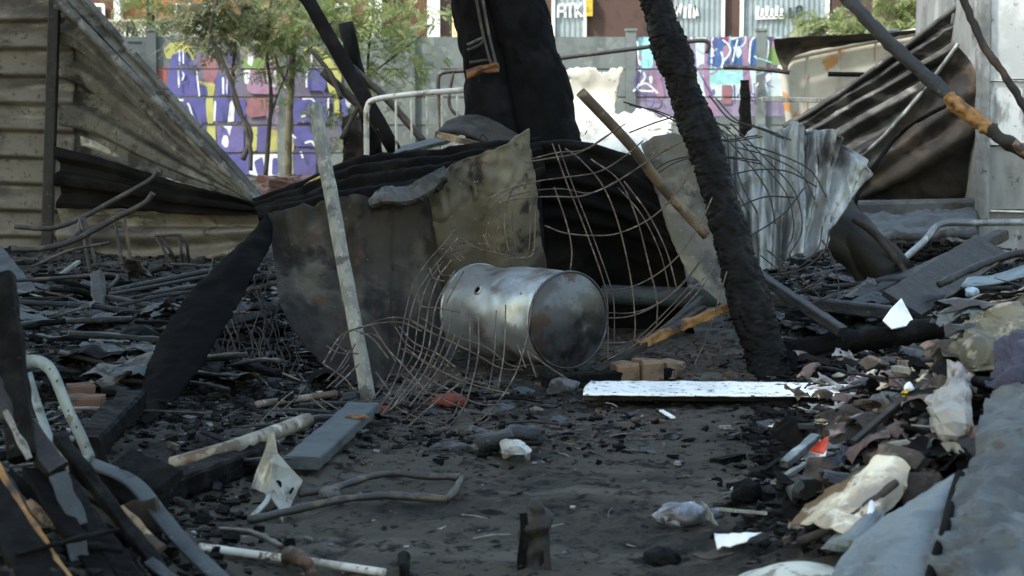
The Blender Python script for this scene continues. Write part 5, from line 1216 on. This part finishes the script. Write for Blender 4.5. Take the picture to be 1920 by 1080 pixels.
tube('rim', [c + Vector((math.cos(2 * math.pi * i / 40) * .165, math.sin(2 * math.pi * i / 40) * .165, 0)) for i in range(41)], .010, M['lid'], ld, curved=False, seg=8)
bt = thing('clear_bottle', 'sooty crushed clear bottle on the dirt before the heap', 'bottle', G(1290, 975))
M['clear'] = mat('smoky_clear_plastic', (.16, .18, .22), [((.05, .05, .055), 8, .45, .62), ((.5, .52, .58), 14, .62, .72)], .2, bump=(16, .3))
lump('body', G(1280, 965, .04), (.085, .055, .04), M['clear'], bt, amp=.2)
tube('neck', [G(1330, 965, .045), G(1352, 962, .04)], .018, M['clear'], bt)
tag(sheet('bent_scrap', [[G(1318, 940, .07), G(1330, 950, .07), G(1340, 962, .06)], [G(1300, 978, .02), G(1325, 975, .03), G(1350, 985, .02)]], M['greywood'], 10, 8, crumple=.012), 'bent pale scrap leaning on the crushed bottle', 'scrap')
tag(beam('thin_stick', G(1345, 955, .05), G(1435, 962, .05), .012, .01, M['greywood'], rough=.002), 'thin pale stick right of the crushed bottle', 'stick')
tag(sheet('red_plastic', [[G(1536, 826, .17), G(1558, 818, .18)], [G(1520, 846, .14), G(1544, 852, .14)]], M['redplastic'], 8, 8, crumple=.008, cfreq=14), 'bright red plastic scrap on the rubbish heap', 'plastic')
tag(sheet('pale_scrap', [[G(1540, 846, .09), G(1552, 838, .09)], [G(1535, 866, .07), G(1546, 862, .07)]], M['paper'], 6, 6), 'small white scrap under the red plastic', 'scrap')
for i, (x0, y0, x1, y1, m, lb, w) in enumerate(((1585, 745, 1620, 705, 'purple', 'purple wrapper at the end of the white enamel sheet', .05), (1640, 720, 1720, 700, 'pinkcloth', 'dusty pink cloth on the upper heap', .10), (1560, 790, 1620, 760, 'browncloth', 'brown cloth roll on the left slope of the heap', .09), (1660, 800, 1700, 720, 'browncloth', 'dark brown cloth hanging in the middle of the heap', .12),
                                               (1690, 850, 1790, 830, 'browncloth', 'brown hood-shaped cloth above the scorched cream card', .16), (1690, 930, 1760, 900, 'browncloth', 'large brown cloth beside the pale tarpaulin', .18), (1540, 890, 1590, 850, 'navy', 'dark bluish rag left of the cream card', .08), (1480, 930, 1540, 890, 'slate', 'slate-blue rag at the left foot of the heap', .09),
                                               (1620, 860, 1690, 840, 'pinkcloth', 'pinkish rag strips at the top of the cream card', .07), (1540, 815, 1590, 800, 'browncloth', 'tan rag above the red plastic', .06), (1800, 850, 1830, 835, 'greybag', 'small grey rag beside the grey tarpaulin', .06), (1640, 760, 1690, 740, 'tarp', 'grey cloth under the pink cloth', .08))):
    a, b = Vector((x0, y0)), Vector((x1, y1))
    hw = w * FPX / 7.0 / 2 * .8
    rows = [[(a.x, a.y - hw * .5, .01), ((a.x + b.x) / 2, (a.y + b.y) / 2 - hw * .6, .03), (b.x, b.y - hw * .5, .01)], [(a.x - 4, a.y, .04), ((a.x + b.x) / 2, (a.y + b.y) / 2, .055), (b.x + 4, b.y, .03)], [(a.x, a.y + hw * .5, .0), ((a.x + b.x) / 2, (a.y + b.y) / 2 + hw * .6, .03), (b.x, b.y + hw * .5, .0)]]
    cloth('cloth', rows, m, lb, 'cloth', .02, 26, 20, crumple=.035, cfreq=7, ragged=.05)
for a, b, w, m, lb in (((1470, 870), (1530, 820), .035, 'galv', 'dull metal strip at the left slope of the heap'), ((1430, 885), (1480, 850), .02, 'char', 'black stick at the left foot of the heap'), ((1490, 800), (1535, 800), .03, 'charblue', 'short black tube left of the brown cloth roll'), ((1690, 680), (1775, 690), .03, 'rawwood', 'pale split wood below the olive blanket'),
                       ((1680, 692), (1760, 702), .035, 'greywood', 'grey-white split wood below the pale split wood'), ((1660, 780), (1790, 670), .03, 'charbrown', 'long brown stick rising towards the olive blanket'), ((1600, 830), (1680, 760), .022, 'charbrown', 'thin brown stick left of the hanging dark cloth'), ((1650, 838), (1740, 822), .02, 'greywood', 'thin pale stick lying above the hood-shaped cloth'),
                       ((1700, 780), (1715, 700), .025, 'char', 'short black stick in the middle of the heap'), ((1450, 905), (1510, 870), .018, 'greywood', 'thin pale sliver at the left foot of the heap'), ((1560, 775), (1600, 740), .02, 'greybag', 'pale rolled scrap near the purple wrapper')):
    tag(beam('stick', G(*a, .10), G(*b, .10), w, w * .7, M[m], rough=.004), lb, 'stick')
tag(lump('yellow_wrapper', G(1698, 738, .12), (.012, .01, .014), M['yellowhose'], amp=.3), 'tiny yellow and white wrapper on the heap', 'wrapper')
tag(lump('white_wrapper', G(1704, 728, .13), (.016, .012, .016), M['paper'], amp=.3), 'tiny white wrapper beside the yellow one', 'wrapper')
tag(lump('white_scrap', G(1760, 664, .06), (.05, .03, .018), M['whiteclean'], amp=.4), 'bright white scrap at the top of the heap', 'scrap')
tag(lump('black_ball', G(1402, 925, .05), (.05, .045, .045), M['char'], amp=.25), 'round black lump at the left foot of the heap', 'lump')
tag(lump('dark_stone', G(1240, 1045, .02), (.055, .045, .03), M['char'], amp=.25), 'dark flat stone near the bottom edge before the white paper', 'stone')
tag(tube('curved_wire', [G(1300, 1040, .01), G(1330, 1048, .03), G(1375, 1038, .02)], .005, M['wiredark']), 'short dark wire near the torn white paper', 'wire')
tag(beam('white_sliver', G(1240, 770, .01), G(1262, 783, .01), .02, .008, M['paper'], rough=.002), 'white sliver on the dirt below the enamel sheet', 'sliver')
tag(lump('white_sliver', G(1005, 768, .015), (.03, .018, .012), M['greybag'], amp=.3), 'small pale chip left of the white enamel sheet', 'sliver')

# ================================================================ SCATTERED DEBRIS
def variant_stick(seed, L, w, h, m, rough=.008):
    random.seed(seed)
    pts = [Vector((-L / 2, 0, 0)), Vector((0, random.uniform(-.05, .05) * L, random.uniform(0, .03) * L)), Vector((L / 2, 0, 0))]
    v, f = sweep(catmull(pts, 6), rect(w, h, .2), rough=rough, freq=24, seed=seed, scale=lambda t: 1 - .5 * abs(t - .4))
    me = bpy.data.meshes.new('stick')
    me.from_pydata([tuple(q) for q in v], [], f); me.update()
    me.polygons.foreach_set('use_smooth', [True] * len(me.polygons))
    me.materials.append(M[m])
    return me
VS = [variant_stick(s, L, w, h, m) for s, (L, w, h, m) in enumerate(((.45, .028, .02, 'char'), (.6, .035, .025, 'charblue'), (.3, .02, .016, 'charbrown'), (.5, .08, .018, 'char'), (.4, .014, .012, 'char'), (.8, .03, .03, 'charblue'), (.3, .045, .03, 'char')))]
VP = [variant_stick(20 + s, L, w, h, m, .004) for s, (L, w, h, m) in enumerate(((.3, .014, .01, 'greywood'), (.22, .02, .008, 'rawwood'), (.4, .012, .012, 'rod')))]
random.seed(11)
LOOK = {'charred_wood': 'dull black ', 'glossy_charred_wood': 'glossy blue-black ', 'scorched_wood': 'dark brown ', 'weathered_grey_wood': 'grey ', 'scorched_pale_wood': 'tan ', 'burnt_steel_rod': 'rusty ', 'grey_ash': 'ash-grey ', 'soot_black_metal': 'sooty black ', 'blue_grey_board': 'slate-blue ', 'brown_scorched_cloth': 'brown ', 'dusty_pink_cloth': 'dusty pink ', 'grey_dirty_bag': 'light grey ', 'scorched_card': 'cream '}
def scatter(n, region, meshes, name, label, cat, group, smin=.7, smax=1.2, tilt=.2, lift=.02):
    for i in range(n):
        x0, y0, x1, y1 = region
        p = G(random.uniform(x0, x1), random.uniform(y0, y1), 0)
        o = bpy.data.objects.new(name, random.choice(meshes))
        s = random.uniform(smin, smax)
        o.scale = (s, s, s)
        o.rotation_euler = (random.uniform(-.3, .3), random.uniform(-tilt, tilt), random.gauss(0, .8) + (math.pi if random.random() < .5 else 0))
        o.location = p + Vector((0, 0, lift + random.uniform(0, .05)))
        col.objects.link(o)
        me_n = o.data.materials[0].name
        tag(o, LOOK.get(me_n, '') + label, cat, group)
scatter(60, (0, 500, 640, 760), VS, 'charred_stick', 'charred stick among the burnt layers on the left', 'stick', 'charred sticks in the left debris')
scatter(48, (1430, 430, 1920, 640), VS, 'charred_stick', 'charred stick among the burnt beams on the right', 'stick', 'charred sticks in the right debris')
scatter(16, (200, 740, 1050, 860), VS, 'charred_stick', 'charred stick at the edge of the clearing', 'stick', 'charred sticks round the clearing', .4, .8, .05)
scatter(14, (20, 860, 480, 1075), VS, 'charred_stick', 'charred stick under the foreground planks on the left', 'stick', 'charred sticks under the foreground planks', .4, .7, .15)
scatter(30, (1500, 680, 1900, 900), VS, 'charred_stick', 'charred stick poking out of the rubbish heap', 'stick', 'charred sticks in the rubbish heap', .3, .6, .3, .05)
scatter(26, (20, 520, 640, 800), VP, 'pale_stick', 'thin stick on the left ashes', 'stick', 'pale sticks on the left ashes', .6, 1.2, .2)
scatter(22, (1480, 430, 1920, 900), VP, 'pale_stick', 'thin stick on the right debris', 'stick', 'pale sticks on the right debris', .5, 1.0, .3, .05)
scatter(14, (860, 770, 1400, 1060), VP + VS[4:5], 'pale_stick', 'short thin stick lying in the open clearing', 'stick', 'sticks in the clearing', .25, .5, .03, .005)

def variant_scrap(seed, L, W, amp, m):
    random.seed(seed)
    o = sheet('scrap', [[Vector((-L / 2, W / 2, .02)), Vector((0, W * .6, .08 * random.random())), Vector((L / 2, W / 2, .01))], [Vector((-L * .6, 0, .05)), Vector((0, 0, .10 * random.random())), Vector((L * .55, 0, .03))], [Vector((-L / 2, -W / 2, 0)), Vector((0, -W * .55, .04)), Vector((L / 2, -W / 2, .02))]], M[m], 11, 9, crumple=amp * .5, cfreq=6, ragged=.06, rfreq=30, eat=.25, solid=0, flat=True)
    me = o.data
    bpy.data.objects.remove(o)
    return me
VC = [variant_scrap(40 + i, *q) for i, q in enumerate(((.30, .2, .05, 'char'), (.4, .16, .05, 'ashgrey'), (.24, .18, .06, 'soot'), (.3, .22, .05, 'slate'), (.36, .14, .05, 'charblue')))]
VR = [variant_scrap(60 + i, *q) for i, q in enumerate(((.18, .12, .05, 'browncloth'), (.16, .1, .04, 'pinkcloth'), (.14, .1, .04, 'greybag'), (.2, .12, .05, 'char'), (.16, .12, .05, 'char'), (.13, .09, .04, 'card'), (.2, .14, .06, 'soot'), (.2, .1, .05, 'charblue'), (.18, .12, .05, 'browncloth')))]
random.seed(31)
scatter(46, (0, 520, 620, 760), VC, 'burnt_scrap', 'crumpled burnt scrap lying in the left debris', 'scrap', 'burnt scraps on the left', .6, 1.3, .3, 0)
scatter(34, (1440, 440, 1920, 640), VC, 'burnt_scrap', 'crumpled burnt scrap lying between the right beams', 'scrap', 'burnt scraps on the right', .6, 1.2, .3, 0)
scatter(16, (460, 740, 1060, 860), VC, 'burnt_scrap', 'small crumpled burnt scrap before the scorched sheet', 'scrap', 'burnt scraps before the sheet', .25, .5, .2, 0)
scatter(105, (1480, 670, 1830, 960), VR, 'rag', 'small crumpled rag in the rubbish heap', 'rag', 'small rags in the rubbish heap', .5, 1.0, .6, .03)

def chips(name, label, cat, m, n, regions, size, flat, seed):
    """Many small broken pieces in one mesh."""
    r = np.random.default_rng(seed)
    base = np.array([(-1, -1, -1), (1, -1, -1), (1, 1, -1), (-1, 1, -1), (-1, -1, 1), (1, -1, 1), (1, 1, 1), (-1, 1, 1)], float)
    quads = np.array([(0, 3, 2, 1), (4, 5, 6, 7), (0, 1, 5, 4), (1, 2, 6, 5), (2, 3, 7, 6), (3, 0, 4, 7)])
    Vs, Fs, k = [], [], 0
    wts = np.array([q[4] for q in regions], float); wts /= wts.sum()
    for i in range(n):
        x0, y0, x1, y1, _ = regions[r.choice(len(regions), p=wts)]
        px, py = r.uniform(x0, x1) + r.normal(0, 45), r.uniform(y0, y1) + r.normal(0, 22)
        py = max(py, 420)
        d = ray(px, py)
        # quick hit on the mound
        z = 0.05; p = None
        for _ in range(4):
            t = (z - CAMH) / d.z; q = Vector((d.x * t, d.y * t, z)); z = gh(q.x, q.y)
        s = size * math.exp(min(.9, r.normal(0, .5)))
        b = base * (1 + r.uniform(-.35, .35, (8, 3))) * np.array([s * r.uniform(.6, 1.8), s * r.uniform(.5, 1.0), s * r.uniform(*flat)])
        a, t1 = r.uniform(0, 6.28), r.normal(0, .35)
        ca_, sa = math.cos(a), math.sin(a); ct, st = math.cos(t1), math.sin(t1)
        R = np.array([[ca_, -sa, 0], [sa, ca_, 0], [0, 0, 1]]) @ np.array([[1, 0, 0], [0, ct, -st], [0, st, ct]])
        Vs.append(b @ R.T + np.array([q.x, q.y, z + s * .3]))
        Fs.append(quads + k); k += 8
    o = obj(name, np.concatenate(Vs), np.concatenate(Fs).tolist(), M[m], smooth_sh=False)
    return tag(o, label, cat, kind='stuff')
LEFT, RIGHT, HEAP, MID, CLEAR, NEARL = (0, 490, 660, 800), (1430, 430, 1920, 660), (1420, 690, 1920, 1000), (450, 700, 1250, 850), (300, 800, 1500, 1080), (0, 860, 450, 1080)
chips('char_chips', 'black charcoal chips strewn over the burnt ground', 'charcoal', 'char', 17000, [(*LEFT, 4), (*RIGHT, 2.5), (*HEAP, 2), (*MID, .35), (*CLEAR, .0), (*NEARL, .6)], .0078, (.25, .8), 1)
chips('char_splinters', 'glossy black splinters strewn over the burnt ground', 'charcoal', 'charblue', 7000, [(*LEFT, 4), (*RIGHT, 3), (*HEAP, 1), (*MID, .3), (*CLEAR, .0)], .011, (.15, .4), 2)
chips('ash_flakes', 'pale grey ash flakes strewn over the burnt ground', 'ash', 'ashgrey', 6500, [(*LEFT, 4), (*RIGHT, 3), (*HEAP, 1.6), (*MID, 1), (*CLEAR, .12)], .005, (.1, .4), 3)
chips('pale_scraps', 'tiny white paper and plaster scraps on the debris', 'scraps', 'greybag', 420, [(*LEFT, 2), (*RIGHT, 2.2), (*HEAP, 2.4), (*MID, 1.2), (*CLEAR, .4)], .007, (.1, .5), 4)
chips('brown_scraps', 'scorched brown wood and card crumbs on the debris', 'scraps', 'browncloth', 2600, [(*LEFT, 1), (*RIGHT, .8), (*HEAP, 4), (*MID, 1), (*CLEAR, .0)], .008, (.15, .6), 5)
chips('heap_papers', 'torn pale paper and card bits in the rubbish heap', 'scraps', 'card', 260, [(1480, 700, 1800, 960, 1)], .017, (.06, .2), 8)
chips('heap_cinders', 'black cinders and burnt flakes in the rubbish heap', 'scraps', 'char', 3800, [(1460, 690, 1850, 970, 1)], .016, (.1, .4), 9)
chips('outer_cinders', 'black cinders on the bank beyond the right picture edge', 'scraps', 'char', 2600, [(1930, 560, 2700, 1000, 1)], .018, (.1, .5), 12)
chips('outer_scraps', 'brown burnt crumbs on the bank beyond the right picture edge', 'scraps', 'browncloth', 1500, [(1930, 560, 2700, 1000, 1)], .022, (.1, .4), 13)
chips('outer_chips', 'black charcoal chips beyond the left picture edge', 'charcoal', 'char', 2500, [(-700, 480, 0, 900, 1)], .014, (.2, .6), 14)
chips('rust_scraps', 'rusty metal crumbs near the tank and wire', 'scraps', 'rust', 900, [(620, 690, 1300, 830, 1), (1150, 640, 1400, 720, 1)], .008, (.15, .5), 6)
